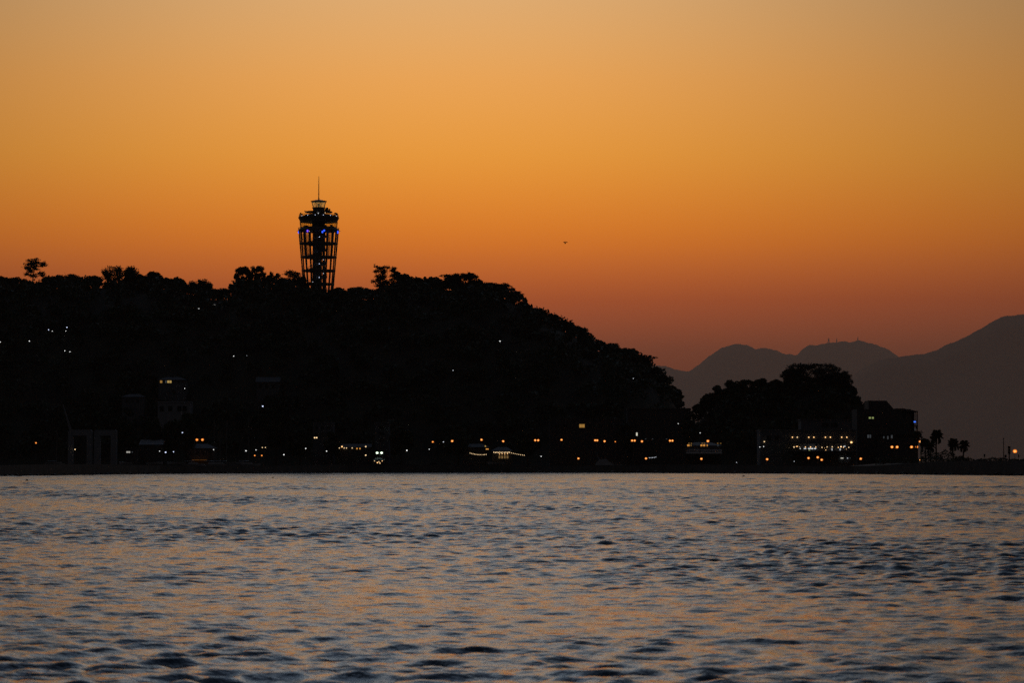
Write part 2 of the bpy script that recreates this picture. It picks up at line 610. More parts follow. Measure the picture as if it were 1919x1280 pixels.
# dark boulders at the foot of the wall: too small to pick apart
bv, bf = [], []
rk = MB()
for px in np.arange(-60, 1990, 5.0):
    Y = float(shore_Y(px)) - random.uniform(.2, 1.6)
    x = XY(px + random.uniform(-2, 2), Y)
    r = random.uniform(.45, 1.0)
    base = len(rk.v)
    rk.ball((x, Y, random.uniform(-.3, .15)), r, 6, 4, random.uniform(.6, .9))
    for k in range(base, len(rk.v)):
        vx, vy, vz = rk.v[k]
        rk.v[k] = (vx + random.uniform(-.18, .18), vy + random.uniform(-.18, .18), vz + random.uniform(-.14, .14))
o = link('shore_boulders', rk.mesh('shore_boulders', mat('wet_rock', (.03, .03, .03), .6, var=.4, scale=1)))
o['kind'] = 'stuff'

RIDGE = [(-700, 700), (-500, 640), (-300, 575), (-100, 548), (0, 541), (60, 539), (130, 534), (223, 534), (283, 532), (330, 541), (400, 557), (430, 556), (455, 534), (510, 536),
         (560, 541), (600, 556), (650, 558), (700, 556), (745, 538), (820, 537), (880, 540), (930, 549), (965, 562), (985, 583), (1035, 604), (1085, 630),
         (1120, 653), (1175, 667), (1212, 690), (1240, 716), (1258, 748), (1272, 785), (1285, 830), (1296, 868)]
RIDGE_Y = 1200.0
_rx = np.array([XY(p, RIDGE_Y) for p, y in RIDGE])
_rz = np.array([ZY(y + 4, RIDGE_Y) for p, y in RIDGE])


def hill_h(x, Y):
    """Height of the island hill."""
    rz = np.interp(np.asarray(x) * RIDGE_Y / (RIDGE_Y + .0 * np.asarray(Y)), _rx, _rz)
    t = np.clip((np.asarray(Y) - 1088) / (RIDGE_Y - 1088), 0, 1)
    f = np.sin(t * math.pi / 2) ** 1.15
    back = np.clip((np.asarray(Y) - 1212) / 120, 0, 1)
    n = 1.2 * np.sin(np.asarray(x) * .11 + np.asarray(Y) * .07) + .9 * np.sin(np.asarray(x) * .23 - np.asarray(Y) * .19)
    return QUAY_Z - .4 + np.maximum(rz - QUAY_Z, 0) * f * (1 - .75 * back ** 1.3) + n * f * np.clip((1190 - np.asarray(Y)) / 30, 0, 1)


KNOLL = [(1270, 868), (1290, 815), (1310, 790), (1340, 762), (1375, 742), (1410, 737), (1440, 738), (1470, 735), (1500, 728), (1545, 724), (1580, 738), (1600, 762), (1618, 776), (1640, 800), (1680, 868)]
KN_Y = 1130.0
_kx = np.array([XY(p, KN_Y) for p, y in KNOLL])
_kz = np.array([ZY(y, KN_Y) for p, y in KNOLL])


def knoll_h(x, Y):
    rz = np.interp(np.asarray(x), _kx, _kz)
    t = np.clip((np.asarray(Y) - 1092) / (KN_Y - 1092), 0, 1)
    b = np.clip((np.asarray(Y) - KN_Y - 4) / 50, 0, 1)
    return QUAY_Z - .4 + np.maximum(rz - QUAY_Z, 0) * np.sin(t * math.pi / 2) * (1 - b) ** 1.2


def terrain(name, fn, x0, x1, y0, y1, nx, ny):
    xs, ys = np.linspace(x0, x1, nx), np.linspace(y0, y1, ny)
    X, Yg = np.meshgrid(xs, ys)
    V = np.stack([X, Yg, fn(X, Yg)], 2).reshape(-1, 3)
    idx = np.arange(nx * ny).reshape(ny, nx)
    F = np.stack([idx[:-1, :-1], idx[:-1, 1:], idx[1:, 1:], idx[1:, :-1]], 2).reshape(-1, 4)
    o = link(name, big_mesh(name, V, F, M_SOIL, True))
    o['kind'] = 'structure'


terrain('island_hill', hill_h, -360, 76, 1086, 1330, 150, 70)
terrain('wooded_knoll_ground', knoll_h, 62, 160, 1090, 1186, 60, 40)

# the wood on the slopes: one mass nobody could count
cs, sz = [], []
for fn, x0, x1, y0, y1, n in ((hill_h, -300, 72, 1092, 1206, 1500), (knoll_h, 66, 150, 1094, 1140, 260)):
    px_ = RNG.uniform(x0, x1, n); py_ = RNG.uniform(y0, y1, n)
    hz = fn(px_, py_)
    for x, y, z in zip(px_, py_, hz):
        if z < 6:
            continue
        r = RNG.uniform(2.2, 4.2)
        m = 64
        dirs = RNG.normal(size=(m, 3)); dirs[:, 2] = np.abs(dirs[:, 2]) * 1.0 - .35
        dirs /= np.linalg.norm(dirs, axis=1, keepdims=True)
        rad = r * RNG.uniform(.72, 1.05, (m, 1))
        up = .5 * r
        cs.append(np.array([x, y, z + up]) + dirs * rad * np.array([1, 1, .8]))
        sz.append(np.full(m, RNG.uniform(1.0, 1.45)))
for q in range(230):
    px = random.uniform(-40, 1268)
    y = random.uniform(1186, 1207)
    x = XY(px, y)
    r = random.uniform(1.4, 2.5)
    m = 80
    d = RNG.normal(size=(m, 3)); d /= np.linalg.norm(d, axis=1, keepdims=True)
    cs.append(np.array([x, y, float(hill_h(x, y)) + r * .75]) + d * r * RNG.uniform(.5, 1.05, (m, 1)))
    sz.append(np.full(m, .75))
V, F = leaf_quads(np.concatenate(cs), np.concatenate(sz))
o = link('slope_woodland', big_mesh('slope_woodland', V, F, M_LEAF))
o['kind'] = 'stuff'

# ------------------------------------------------------------------ trees


def crown_obj(name, C, size, m, parent, flat=0.0, aspect=1.6):
    V, F = leaf_quads(C, size, flat, aspect)
    return link(name, big_mesh(name, V, F, m), parent)


def limb_mesh(trunk_h, spread, n, r0, seed):
    rg = random.Random(seed)
    mb = MB()
    p = Vector((0, 0, -1.0)); lean = Vector((rg.uniform(-.08, .08), rg.uniform(-.08, .08), 1))
    segs = 4
    for i in range(segs):
        qn = p + lean * ((trunk_h + 1) / segs) + Vector((rg.uniform(-.15, .15), rg.uniform(-.15, .15), 0))
        mb.tube(p, qn, r0 * (1 - .16 * i), r0 * (1 - .16 * (i + 1)), 6)
        if i >= 1:
            for k in range(n):
                a = rg.uniform(0, 6.28)
                e = qn + Vector((math.cos(a) * spread * rg.uniform(.5, .9), math.sin(a) * spread * rg.uniform(.5, .9), spread * rg.uniform(.25, .7)))
                mid = qn.lerp(e, .5) + Vector((0, 0, rg.uniform(0, .3)))
                mb.tube(qn, mid, r0 * .4, r0 * .25, 4)
                mb.tube(mid, e, r0 * .25, r0 * .08, 4)
        p = qn
    return mb


def broadleaf(px, ytop, hw, label, Y, fn, group, spiky=False, dens=1.0, name='evergreen_tree'):
    s = Y / FPX
    x = XY(px, Y)
    g = float(fn(x, Y))
    top = ZY(ytop, Y)
    h = max(top - g, 3.0)
    w = hw * s
    t = thing(name, label, 'tree', (x, Y, g), group)
    sd = int(px * 7 + ytop)
    rg = np.random.default_rng(sd)
    part('trunk', limb_mesh(h * .62, w * .55, 3, .16 + .016 * h, sd), M_BARK, t)
    hh = min(max(w * .85, h * .40), h * .48)
    cz = h - hh
    K = 26 if spiky or h > 2.6 * w else 19
    cl = []
    for k in range(K):
        a = rg.uniform(0, 6.28); e = rg.uniform(-.75, 1.0)
        ce = math.sqrt(max(0, 1 - min(1, e) ** 2))
        lr = w * rg.uniform(.26, .42)
        c = np.array([math.cos(a) * ce * (w - lr * .85), math.sin(a) * ce * (w - lr * .85), cz + e * (hh - lr * .75)])
        m = int(dens * max(64, 45 * lr * lr * 3.2))
        m = min(m, 240)
        d = rg.normal(size=(m, 3)); d /= np.linalg.norm(d, axis=1, keepdims=True)
        if spiky:
            up = np.array([math.cos(a) * .4, math.sin(a) * .4, 1.0]); up /= np.linalg.norm(up)
            d = d * .55 + up * rg.uniform(0, 1.25, (m, 1))
        q = c + d * lr * (rg.uniform(.35, 1.03, (m, 1)) ** .6) * np.array([1, 1, .8])
        cl.append(q)
    # filling inside
    m = int(110 * dens)
    d = rg.normal(size=(m, 3)); d /= np.linalg.norm(d, axis=1, keepdims=True)
    cl.append(np.array([0, 0, cz * .92]) + d * rg.uniform(.2, .8, (m, 1)) * np.array([w, w, hh]))
    C = np.concatenate(cl)
    C = C[(C[:, 2] > .5) & (C[:, 2] < h * 1.03)]
    crown_obj('crown', C, .52 if not spiky else .48, M_LEAF, t, aspect=1.6 if not spiky else 3.0)
    return t


def bare_tree(px, ytop, hw, label, Y, fn, group):
    s = Y / FPX
    x = XY(px, Y)
    g = float(fn(x, Y))
    h = max(ZY(ytop, Y) - g, 4.0)
    t = thing('bare_tree', label, 'tree', (x, Y, g), group)
    rg = random.Random(int(px * 13 + ytop))
    tr, tw = MB(), MB()
    w = hw * s

    def grow(p, d, L, r, lev):
        e = p + d * L
        (tr if lev < 2 else tw).tube(p, e, max(r, .08), max(r * .62, .055), 5 if lev < 2 else 3)
        if lev >= 5:
            return
        for k in range(5 if lev in (1, 2, 3) else 3):
            ax = Vector((rg.uniform(-1, 1), rg.uniform(-1, 1), rg.uniform(-.1, .5)))
            nd = (d * .9 + ax * .85).normalized()
            if nd.z < .02:
                nd.z = .1
                nd.normalize()
            grow(p + d * L * rg.uniform(.55, 1.0), nd, L * rg.uniform(.60, .80), r * .55, lev + 1)
    grow(Vector((0, 0, -.8)), Vector((rg.uniform(-.1, .1), 0, 1)).normalized(), h * .30 + .8, .14 + .012 * h, 0)
    # fit twigs into the outline
    zs = sorted(v[2] for v in tw.v)[int(len(tw.v) * .96)]; xs = sorted(abs(v[0]) for v in tw.v)[int(len(tw.v) * .90)]
    for mbq in (tr, tw):
        mbq.v = [(v[0] * w / xs * (1 if v[2] > h * .2 else .7), v[1] * w / xs, v[2] * h / zs if v[2] > 0 else v[2]) for v in mbq.v]
    part('trunk', tr, M_BARK, t)
    part('twigs', tw, M_BARK, t)
    return t


def pine(px, ytop, pads, label, Y, fn, group, dens=1.0):
    """pads: (px offset, y, half width px, half thickness px) of each layer of needles."""
    s = Y / FPX
    x = XY(px, Y)
    g = float(fn(x, Y))
    top = ZY(ytop, Y)
    h = top - g
    t = thing('pine_tree', label, 'tree', (x, Y, g), group)
    rg = np.random.default_rng(int(px * 3 + ytop))
    tr = MB()
    p = Vector((0, 0, -1))
    n = 6
    for i in range(n):
        qn = Vector((math.sin(i * 1.3 + px) * .22, math.cos(i * 1.7) * .2, -1 + (h * .93 + 1) * (i + 1) / n))
        tr.tube(p, qn, .34 * (1 - i / n * .75), .34 * (1 - (i + 1) / n * .75), 6)
        p = qn
    part('trunk', tr, M_BARK, t)
    lm, cl = MB(), []
    for dx, y, hw, ht in pads:
        z = ZY(y, Y) - g
        w, th = hw * s, ht * s
        c = np.array([dx * s, rg.uniform(-1, 1) * w * .3, z])
        lm.tube((0, 0, max(.5, z - w * .45)), tuple(c), .12, .05, 4)
        m = int(dens * (70 + 105 * w * max(th, .6)))
        K = max(3, int(w * 1.6))
        for k in range(K):
            a = rg.uniform(0, 6.28); rr = math.sqrt(rg.uniform(0, 1)) * .8
            cc = c + np.array([math.cos(a) * rr * w, math.sin(a) * rr * w, rg.uniform(-.8, .8) * th])
            d = rg.normal(size=(m // K + 6, 3))
            cl.append(cc + d * np.array([w * .15 + .24, w * .15 + .24, th * .42 + .10]))
            lm.tube(tuple(c), tuple(cc), .05, .025, 3)
    part('limb', lm, M_BARK, t)
    crown_obj('crown', np.concatenate(cl), .50, M_PINE, t, flat=.45, aspect=2.4)
    return t


GR = 'trees along the island ridge'
RY = 1196
for a in ((3, 517, 14, 'round tree crown cut by the left picture edge on the ridge', 0),
          (30, 517, 20, 'low flat-topped tree just left of the lone ridge pine', 0),
          (92, 515, 17, 'low tree just right of the lone ridge pine', 0),
          (127, 512, 31, 'wide dome-shaped tree, second right of the lone ridge pine', 0),
          (172, 516, 19, 'small rounded tree between the wide dome and the shaggy ridge tree', 0),
          (223, 500, 36, 'tall shaggy tree with upswept sprays, highest left of the twin crowns', 1),
          (256, 513, 15, 'small tree tucked right of the shaggy upswept ridge tree', 0),
          (283, 508, 21, 'tree with a rounded peak right of the shaggy ridge tree', 0),
          (303, 519, 16, 'low tree filling the dip beyond the rounded peak tree', 0),
          (325, 518, 22, 'round tree at the top of the drop into the ridge dip', 0),
          (350, 535, 12, 'small tree at the left foot of the ridge dip', 0),
          (376, 524, 24, 'pointed bushy tree standing in the ridge dip', 1),
          (410, 539, 21, 'low rounded tree at the bottom of the ridge dip', 0),
          (437, 541, 11, 'small bush at the foot of the twin tall crowns', 0),
          (454, 498, 18, 'left and denser of the twin tall crowns left of the tower', 0),
          (481, 500, 17, 'right and looser of the twin tall crowns left of the tower', 1),
          (501, 516, 14, 'low tree beside the twin tall crowns', 0),
          (532, 521, 13, 'small tree between the ridge palm and the umbrella pine', 0),
          (566, 517, 12, 'tree touching the left side of the tower foot', 0),
          (590, 541, 17, 'low tree in front of the tower foot', 0),
          (630, 537, 18, 'low tree touching the right side of the tower foot', 0),
          (650, 545, 12, 'small bush in the notch right of the tower', 0),
          (673, 537, 24, 'smooth domed tree between the tower and the ragged pine', 0),
          (697, 541, 14, 'low tree at the foot of the ragged pine', 0),
          (757, 513, 17, 'tree stepping down right of the ragged pine', 0),
          (783, 520, 18, 'low even tree, first right of the ragged pine group', 0),
          (814, 518, 21, 'gently domed tree left of the twiggy ridge tree', 0),
          (843, 524, 15, 'low tree in front of the twiggy ridge tree', 0),
          (892, 524, 20, 'dense tree right of the twiggy ridge tree', 0),
          (912, 530, 15, 'tree at the start of the long downhill slope', 0),
          (948, 545, 14, 'dark tree below the sloping twiggy tree', 0),
          (967, 547, 15, 'gappy leaning tree on the upper downhill slope', 1),
          (985, 569, 13, 'small tree below the gappy leaning tree', 0),
          (1008, 581, 18, 'even slope tree, first below the gappy tree group', 0),
          (1034, 588, 16, 'even slope tree beside the shoulder of the hill', 0),
          (1056, 600, 14, 'slope tree just above the big smooth dome', 0),
          (1083, 611, 22, 'big smooth domed tree halfway down the slope', 0),
          (1102, 627, 11, 'small overhanging tree at the lower edge of the smooth dome', 0),
          (1120, 636, 15, 'low slope tree, first below the big smooth dome', 0),
          (1147, 644, 15, 'ragged low slope tree above the last bare tree', 1),
          (1177, 651, 20, 'flat-topped slope tree left of the last bare tree', 0)):
    broadleaf(a[0], a[1], a[2], a[3], RY + random.uniform(-5, 4), hill_h, GR, bool(a[4]))
for a in ((1238, 702, 16, 'dark tree under the right side of the last bare tree'),
          (1252, 722, 17, 'tree on the steep right end of the hill'),
          (1268, 728, 15, 'overhanging tree jutting out at the right end of the hill'),
          (1266, 752, 17, 'lowest tree at the right foot of the hill'),
          (1222, 716, 20, 'dense tree filling the slope under the last bare tree')):
    broadleaf(a[0], a[1], a[2], a[3], RY - 14 + random.uniform(-4, 4), hill_h, GR)
for a in ((860, 514, 22, 'twiggy thin-leaved tree poking above the ridge right of the tower'),
          (881, 514, 11, 'small twiggy tree right beside the larger twiggy ridge tree'),
          (932, 531, 22, 'sloping twiggy tree on the first stretch of the downhill slope'),
          (1213, 667, 26, 'last bare fan-shaped tree near the right end of the hill'),
          (505, 512, 6, 'thin bare sapling right of the twin tall crowns')):
    bare_tree(a[0], a[1], a[2], a[3], RY - 2, hill_h, GR)
pine(60, 486, [(0, 488, 13, 2.5), (-9, 495, 14, 2.5), (12, 494, 11, 2.5), (19, 498, 7, 1.5), (-13, 502, 12, 2), (-3, 505, 11, 2), (3, 499, 10, 2), (6, 491, 12, 2),
               (-15, 513, 9, 2), (-6, 510, 7, 2), (14, 511, 10, 2), (17, 516, 7, 2), (-4, 517, 10, 2)],
     'lone layered pine sticking up at the far left of the ridge', RY, hill_h, GR)
pine(549, 509, [(0, 511, 14, 2.5), (-8, 515, 11, 3), (9, 515, 10, 3), (0, 519, 17, 3), (-6, 526, 14, 4), (8, 526, 14, 4)],
     'flat umbrella-shaped pine close to the left of the tower', RY, hill_h, GR)
pine(717, 498, [(-5, 500, 9, 2), (1, 504, 11, 3), (-11, 509, 6, 2), (4, 511, 12, 3), (-9, 517, 10, 3), (6, 519, 13, 3), (-12, 526, 10, 3), (3, 528, 17, 4), (-6, 535, 16, 4), (8, 537, 14, 4)],
     'tall ragged pine right of the tower, left of a pair', RY, hill_h, GR, 1.5)
pine(738, 502, [(2, 504, 6, 2), (-3, 508, 9, 3), (5, 511, 8, 3), (-1, 516, 11, 3), (3, 522, 14, 4), (0, 530, 16, 5)],
     'shorter ragged pine, right of a pair near the tower', RY, hill_h, GR, 1.5)
GK = 'trees on the small right knoll'
for a in ((1291, 764, 11, 'low shrubby tree at the left end of the knoll'),
          (1309, 757, 15, 'gappy tree on the left shoulder of the knoll'),
          (1328, 738, 17, 'tree on the rising left side of the knoll'),
          (1346, 722, 18, 'open tree with sky gaps left on the knoll'),
          (1374, 711, 19, 'tree at the left end of the knoll flat top'),
          (1402, 709, 17, 'second tree of the knoll flat top, with a tufted crest'),
          (1428, 709, 17, 'tufted tree in the middle of the knoll flat top'),
          (1454, 711, 16, 'last low tree before the broad umbrella crowns'),
          (1484, 690, 20, 'left shoulder of the broad umbrella crowns'),
          (1574, 698, 25, 'rounded tree on the right of the broad umbrella crowns'),
          (1593, 722, 16, 'tree stepping down on the right knoll side'),
          (1601, 745, 15, 'lowest tree on the right knoll side above the hotel roof')):
    broadleaf(a[0], a[1], a[2], a[3], KN_Y - 6 + random.uniform(-4, 4), knoll_h, GK)
pine(1497, 683, [(-4, 686, 16, 3), (12, 687, 14, 3), (-14, 693, 14, 4), (6, 694, 20, 4), (-18, 702, 16, 4), (2, 703, 26, 6), (0, 712, 30, 6)],
     'broad flat umbrella pine, highest on the small knoll', KN_Y - 6, knoll_h, GK, 1.6)
pine(1540, 683, [(0, 686, 22, 3), (-18, 688, 14, 3), (20, 692, 18, 4), (34, 699, 14, 4), (0, 697, 30, 5), (22, 706, 28, 6), (-6, 708, 34, 6), (42, 709, 12, 4)],
     'second broad umbrella pine right of the highest knoll pine', KN_Y - 6, knoll_h, GK, 1.6)

GQ = 'trees among the harbour buildings'
for a in ((283, 776, 20, 'dark tree covering the left foot of the white villa'), (352, 768, 18, 'dark tree against the right end of the white villa'),
          (322, 786, 20, 'low tree in front of the white villa'), (238, 764, 22, 'dark tree before the dim terraced house'),
          (518, 752, 20, 'dark tree right of the tallest lamp post'), (560, 800, 22, 'dark tree left of the apartment block'),
          (622, 808, 16, 'dark tree right beside the apartment block'), (752, 800, 24, 'dark tree right of the narrow tower house'),
          (858, 806, 24, 'dark tree behind the hut left of the glowing restaurant'), (990, 800, 24, 'dark tree left of the long hall'),
          (1172, 790, 18, 'dark tree between the long hall and the office block'), (1290, 776, 14, 'dark shrubby tree above the cafe with orange windows')):
    broadleaf(a[0], a[1], a[2], a[3], 1068, lambda x, y: QUAY_Z, GQ)

# ------------------------------------------------------------------ palms


def frond_mesh(L, droop, seed):
    rg = random.Random(seed)
    mb = MB()
    pts = []
    n = 6
    for i in range(n + 1):
        t = i / n
        pts.append(Vector((L * t * (1 - .15 * t), 0, L * (.25 * t - droop * t * t))))
    for i in range(n):
        mb.tube(pts[i], pts[i + 1], .05, .03, 3)
        for sgn in (-1, 1):
            for q in range(2):
                p = pts[i].lerp(pts[i + 1], q * .5 + rg.uniform(0, .3))
                ln = L * .30 * math.sin(math.pi * (.12 + .80 * (i + q * .5) / n)) + .1
                e = p + Vector((ln * .75, sgn * ln * .8, -ln * rg.uniform(.15, .6)))
                w = Vector((.20, 0, .10))
                mb.add([p - w * .5, p + w * .5, e], [(0, 1, 2)])
    return mb


FRONDS = [frond_mesh(1.0, dr, 40 + i).mesh('frond', M_PALM) for i, dr in enumerate((.05, .3, .6, .95))]


def palm(px, ycrown, rpx, Y, gz, label, group, n=38):
    s = Y / FPX
    x = XY(px, Y)
    zc = ZY(ycrown, Y)
    t = thing('palm_tree', label, 'palm tree', (x, Y, gz), group)
    h = zc - gz
    rg = random.Random(int(px))
    mb = MB()
    p = Vector((0, 0, -.5))
    for i in range(7):
        qn = Vector((.12 * math.sin(i * .9 + px), 0, -.5 + (h + .5) * (i + 1) / 7))
        mb.tube(p, qn, .30 - .012 * i, .28 - .012 * i, 7)
        p = qn
    part('trunk', mb, M_BARK, t)
    for i in range(n):
        k = min(3, int(4 * (i + rg.random()) / n))
        o = link('frond', FRONDS[k], t, (p.x, 0, h - .1))
        sc = rpx * s * rg.uniform(.9, 1.12)
        o.scale = (sc, sc, sc)
        el = [1.0, .55, .1, -.45][k] + rg.uniform(-.25, .25)
        o.rotation_euler = (0, -el, i * 2.399)
    return t


GP = 'palm trees by the right waterfront'
palm(1755, 817, 13, 960, 3.5, 'tallest palm standing clear right of the hotel', GP, 44)
palm(1786, 832, 12, 950, 3.5, 'middle palm with its crown merging into shrubs', GP)
palm(1806, 835, 11, 940, 3.2, 'rightmost palm with a slim visible trunk', GP)
palm(1718, 818, 11, 990, 3.5, 'palm against the right corner of the hotel', GP)
palm(1734, 832, 11, 975, 3.5, 'squat palm between the hotel and the tallest palm', GP)
palm(1744, 838, 10, 965, 3.5, 'low palm at the foot of the tallest palm', GP)
palm(518, 519, 8, RY - 3, float(hill_h(XY(518, RY - 3), RY - 3)), 'small spiky palm on the ridge left of the tower', GR, 18)

# shrubs and hedge on the right bank
bank = MB()
bx = [XY(p, float(shore_Y(p)) + 6) for p in range(1600, 2501, 50)]
by = [float(shore_Y(p)) + 6 for p in range(1600, 2501, 50)]
vs, fs = [], []
for i, (x, Y) in enumerate(zip(bx, by)):
    top = 1.9 + 1.25 * min(1, i / 2)
    vs += [(x, Y, 1.5), (x, Y + 4, top), (x, Y + 60, top), (x, Y + 66, 1.5)]
for i in range(len(bx) - 1):
    for k in range(3):
        fs.append((4 * i + k, 4 * i + 4 + k, 4 * i + 5 + k, 4 * i + 1 + k))
o = link('raised_road_bank', bank.add(vs, fs).mesh('raised_road_bank', M_GROUND))
o['kind'] = 'structure'


def hedge(px0, px1, Yoff, yfun, label, name='hedge'):
    pc = (px0 + px1) / 2
    Y0 = float(shore_Y(pc)) + Yoff
    t = thing(name, label, 'hedge', (XY(pc, Y0), Y0, 2.6))
    cl, st = [], MB()
    n = int((px1 - px0) * 10)
    for k in range(n):
        px = random.uniform(px0, px1)
        Y = float(shore_Y(px)) + Yoff + random.uniform(-1.5, 1.5)
        zt = ZY(yfun(px), Y)
        z = 2.3 + (zt - 2.3) * math.sqrt(random.random())
        cl.append((XY(px, Y) - t.location.x, Y - Y0, z - 2.6))
        if k % 60 == 0:
            st.tube((cl[-1][0], cl[-1][1], -.6), (cl[-1][0], cl[-1][1], z - 2.6), .05, .03, 4)
    part('stems', st, M_BARK, t)['kind'] = 'stuff'
    crown_obj('foliage', np.array(cl), .42, M_LEAF, t)


hedge(1800, 1990, 14, lambda p: 859.5 + 1.6 * math.sin(p * .09) + 1.2 * math.sin(p * .31) + max(0, (p - 1890) * .03), 'low uneven dark hedge along the right bank')
hedge(1725, 1815, 40, lambda p: 846 + 3 * math.sin(p * .13) + 2 * math.sin(p * .4) + max(0, (p - 1770) * .25), 'thick shrub bank under the palms', 'shrub_bank')
hedge(1640, 1800, 22, lambda p: 858 + 2 * math.sin(p * .1) + 1.5 * math.sin(p * .37), 'dark clipped hedge in front of the hotel')
hedge(1440, 1485, 60, lambda p: 832 + 5 * abs(math.sin(p * .1)) + 2 * math.sin(p * .6), 'dark rounded shrubs at the left side of the lit restaurant', 'shrub_bank')

# ------------------------------------------------------------------ observation tower
TY = 1200.0
TS = TY / FPX
TBASE = 60.0
TX = XY(596, TY)


def tz(py):
    return ZY(py, TY) - TBASE


def tr_(px):
    return px * TS


tower = thing('lighthouse_tower', 'tall flaring observation lighthouse with lattice columns on the wooded ridge', 'lighthouse', (TX, TY, TBASE))
part('core', MB().lathe([(tr_(9), 0), (tr_(9), tz(428))], 20, (tr_(-2.5), 0)), M_STEEL, tower, smooth=True)
part('lift_shaft', MB().lathe([(tr_(2.6), 0), (tr_(2.6), tz(428))], 10, (tr_(10), tr_(-3))), M_STEEL, tower, smooth=True)
y_lo, y_hi, r_lo, r_hi = 552, 433, 26.6, 37.0


def col_r(py):
    return tr_(r_lo + (r_hi - r_lo) * (y_lo - py) / (y_lo - y_hi))


NCOL = 20
for i in range(NCOL):
    a = 2 * math.pi * (i + .5) / NCOL
    a2 = a + .10
    part('column', MB().tube((col_r(575) * math.cos(a), col_r(575) * math.sin(a), tz(575)), (col_r(433) * math.cos(a2), col_r(433) * math.sin(a2), tz(433)), .28, .28, 8), M_STEEL, tower)
    # slimmer inner post, as seen between the outer columns
    if i % 2 == 0:
        part('inner_post', MB().tube((col_r(575) * .74 * math.cos(a + .17), col_r(575) * .74 * math.sin(a + .17), tz(575)),
                                     (col_r(433) * .80 * math.cos(a + .17), col_r(433) * .80 * math.sin(a + .17), tz(433)), .17, .17, 6), M_STEEL, tower)
for y in (456.5, 482, 507.5, 532.5, 556):
    r = col_r(y)
    z = tz(y)
    part('ring_beam', MB().lathe([(r - .5, z - .32), (r + .3, z - .32), (r + .3, z + .32), (r - .5, z + .32), (r - .5, z - .32)], 36, caps=False), M_STEEL, tower)
    sp = MB()
    for k in range(9):
        a = 2 * math.pi * k / 9 + .2
        sp.tube((2.0 * math.cos(a) + tr_(-2.5) * .6, 2.0 * math.sin(a), z), ((r - .3) * math.cos(a), (r - .3) * math.sin(a), z), .17, .17, 5)
    part('spoke_beam', sp, M_STEEL, tower)
# slatted screens in the two upper bays
for y0, y1 in ((437, 455), (459, 480)):
    for a0 in (2.25, 2.62, .52, .90, 3.95, 5.45):
        mb = MB()
        for k in range(6):
            a = a0 + k * .045
            mb.tube((col_r(y1) * .88 * math.cos(a), col_r(y1) * .88 * math.sin(a), tz(y1)), (col_r(y0) * .88 * math.cos(a), col_r(y0) * .88 * math.sin(a), tz(y0)), .045, .045, 4)
        part('slatted_screen', mb, M_STEEL, tower)
# spiral stair round the core
st, rl = MB(), MB()
pitch = tr_(25.5)
nst = int((tz(436) - tz(560)) / pitch * 20)
prev = None
for k in range(nst):
    a = 2 * math.pi * k / 20 + 2.6
    z = tz(560) + pitch * k / 20
    ca, sa = math.cos(a), math.sin(a)
    cx = tr_(-2.0)
    ri, ro, hw = 1.9, 3.9, .62
    vs = []
    for zz in (z - .12, z + .12):
        for r, s_ in ((ri, -hw * .5), (ro, -hw), (ro, hw), (ri, hw * .5)):
            vs.append((cx + r * ca - s_ * sa, r * sa + s_ * ca, zz))
    st.add(vs, [(3, 2, 1, 0), (4, 5, 6, 7), (0, 1, 5, 4), (1, 2, 6, 5), (2, 3, 7, 6), (3, 0, 4, 7)])
    e = (cx + ro * ca, ro * sa, z + 1.15)
    if prev:
        rl.tube(prev, e, .05, .05, 4)
        rl.tube((prev[0], prev[1], prev[2] - .5), (e[0], e[1], e[2] - .5), .04, .04, 4)
        rl.tube((e[0], e[1], z), e, .035, .035, 4)
    prev = e
part('spiral_stair', st, M_STEEL, tower)
part('stair_rail', rl, M_STEEL, tower)
# lower deck, its rail and the spikes
part('lower_deck', MB().lathe([(tr_(34), tz(434.5)), (tr_(38.2), tz(433)), (tr_(38.6), tz(431.4)), (tr_(37.2), tz(430)), (tr_(35.0), tz(427.6))], 40), M_STEEL, tower)
rb = MB()
for k in range(40):
    a = 2 * math.pi * k / 40
    rb.tube((tr_(38.2) * math.cos(a), tr_(38.2) * math.sin(a), tz(431.4)), (tr_(38.2) * math.cos(a), tr_(38.2) * math.sin(a), tz(427)), .035, .035, 4)
for zz in (427, 429):
    rb.lathe([(tr_(38.2) - .04, tz(zz) - .04), (tr_(38.2) + .04, tz(zz) - .04), (tr_(38.2) + .04, tz(zz) + .04), (tr_(38.2) - .04, tz(zz) + .04)], 40, caps=False)
part('lower_railing', rb, M_STEEL, tower)
for k in range(12):
    a = 2 * math.pi * k / 12
    part('spike', MB().tube((tr_(38) * math.cos(a), tr_(38) * math.sin(a), tz(432.6)), (tr_(42) * math.cos(a), tr_(42) * math.sin(a), tz(433.2)), .10, .04, 5), M_STEEL, tower)
# glazed gallery
NG = 24
part('gallery_sill', MB().lathe([(tr_(34.4), tz(428)), (tr_(34.6), tz(426))], 48), M_STEEL, tower)
for k in range(NG):
    a0, a1 = 2 * math.pi * k / NG, 2 * math.pi * (k + 1) / NG
    r0, r1 = tr_(34.2), tr_(35.4)
    z0, z1 = tz(426), tz(416.6)
    vs = [(r0 * math.cos(a0), r0 * math.sin(a0), z0), (r0 * math.cos(a1), r0 * math.sin(a1), z0), (r1 * math.cos(a1), r1 * math.sin(a1), z1), (r1 * math.cos(a0), r1 * math.sin(a0), z1)]
    vs += [(x * .996, y * .996, z) for x, y, z in vs]
    part('pane', MB().add(vs, [(0, 1, 2, 3), (7, 6, 5, 4), (0, 4, 5, 1), (1, 5, 6, 2), (2, 6, 7, 3), (3, 7, 4, 0)]), M_GLASS, tower)
    part('mullion', MB().tube(vs[0], vs[3], .08, .08, 4), M_STEEL, tower)
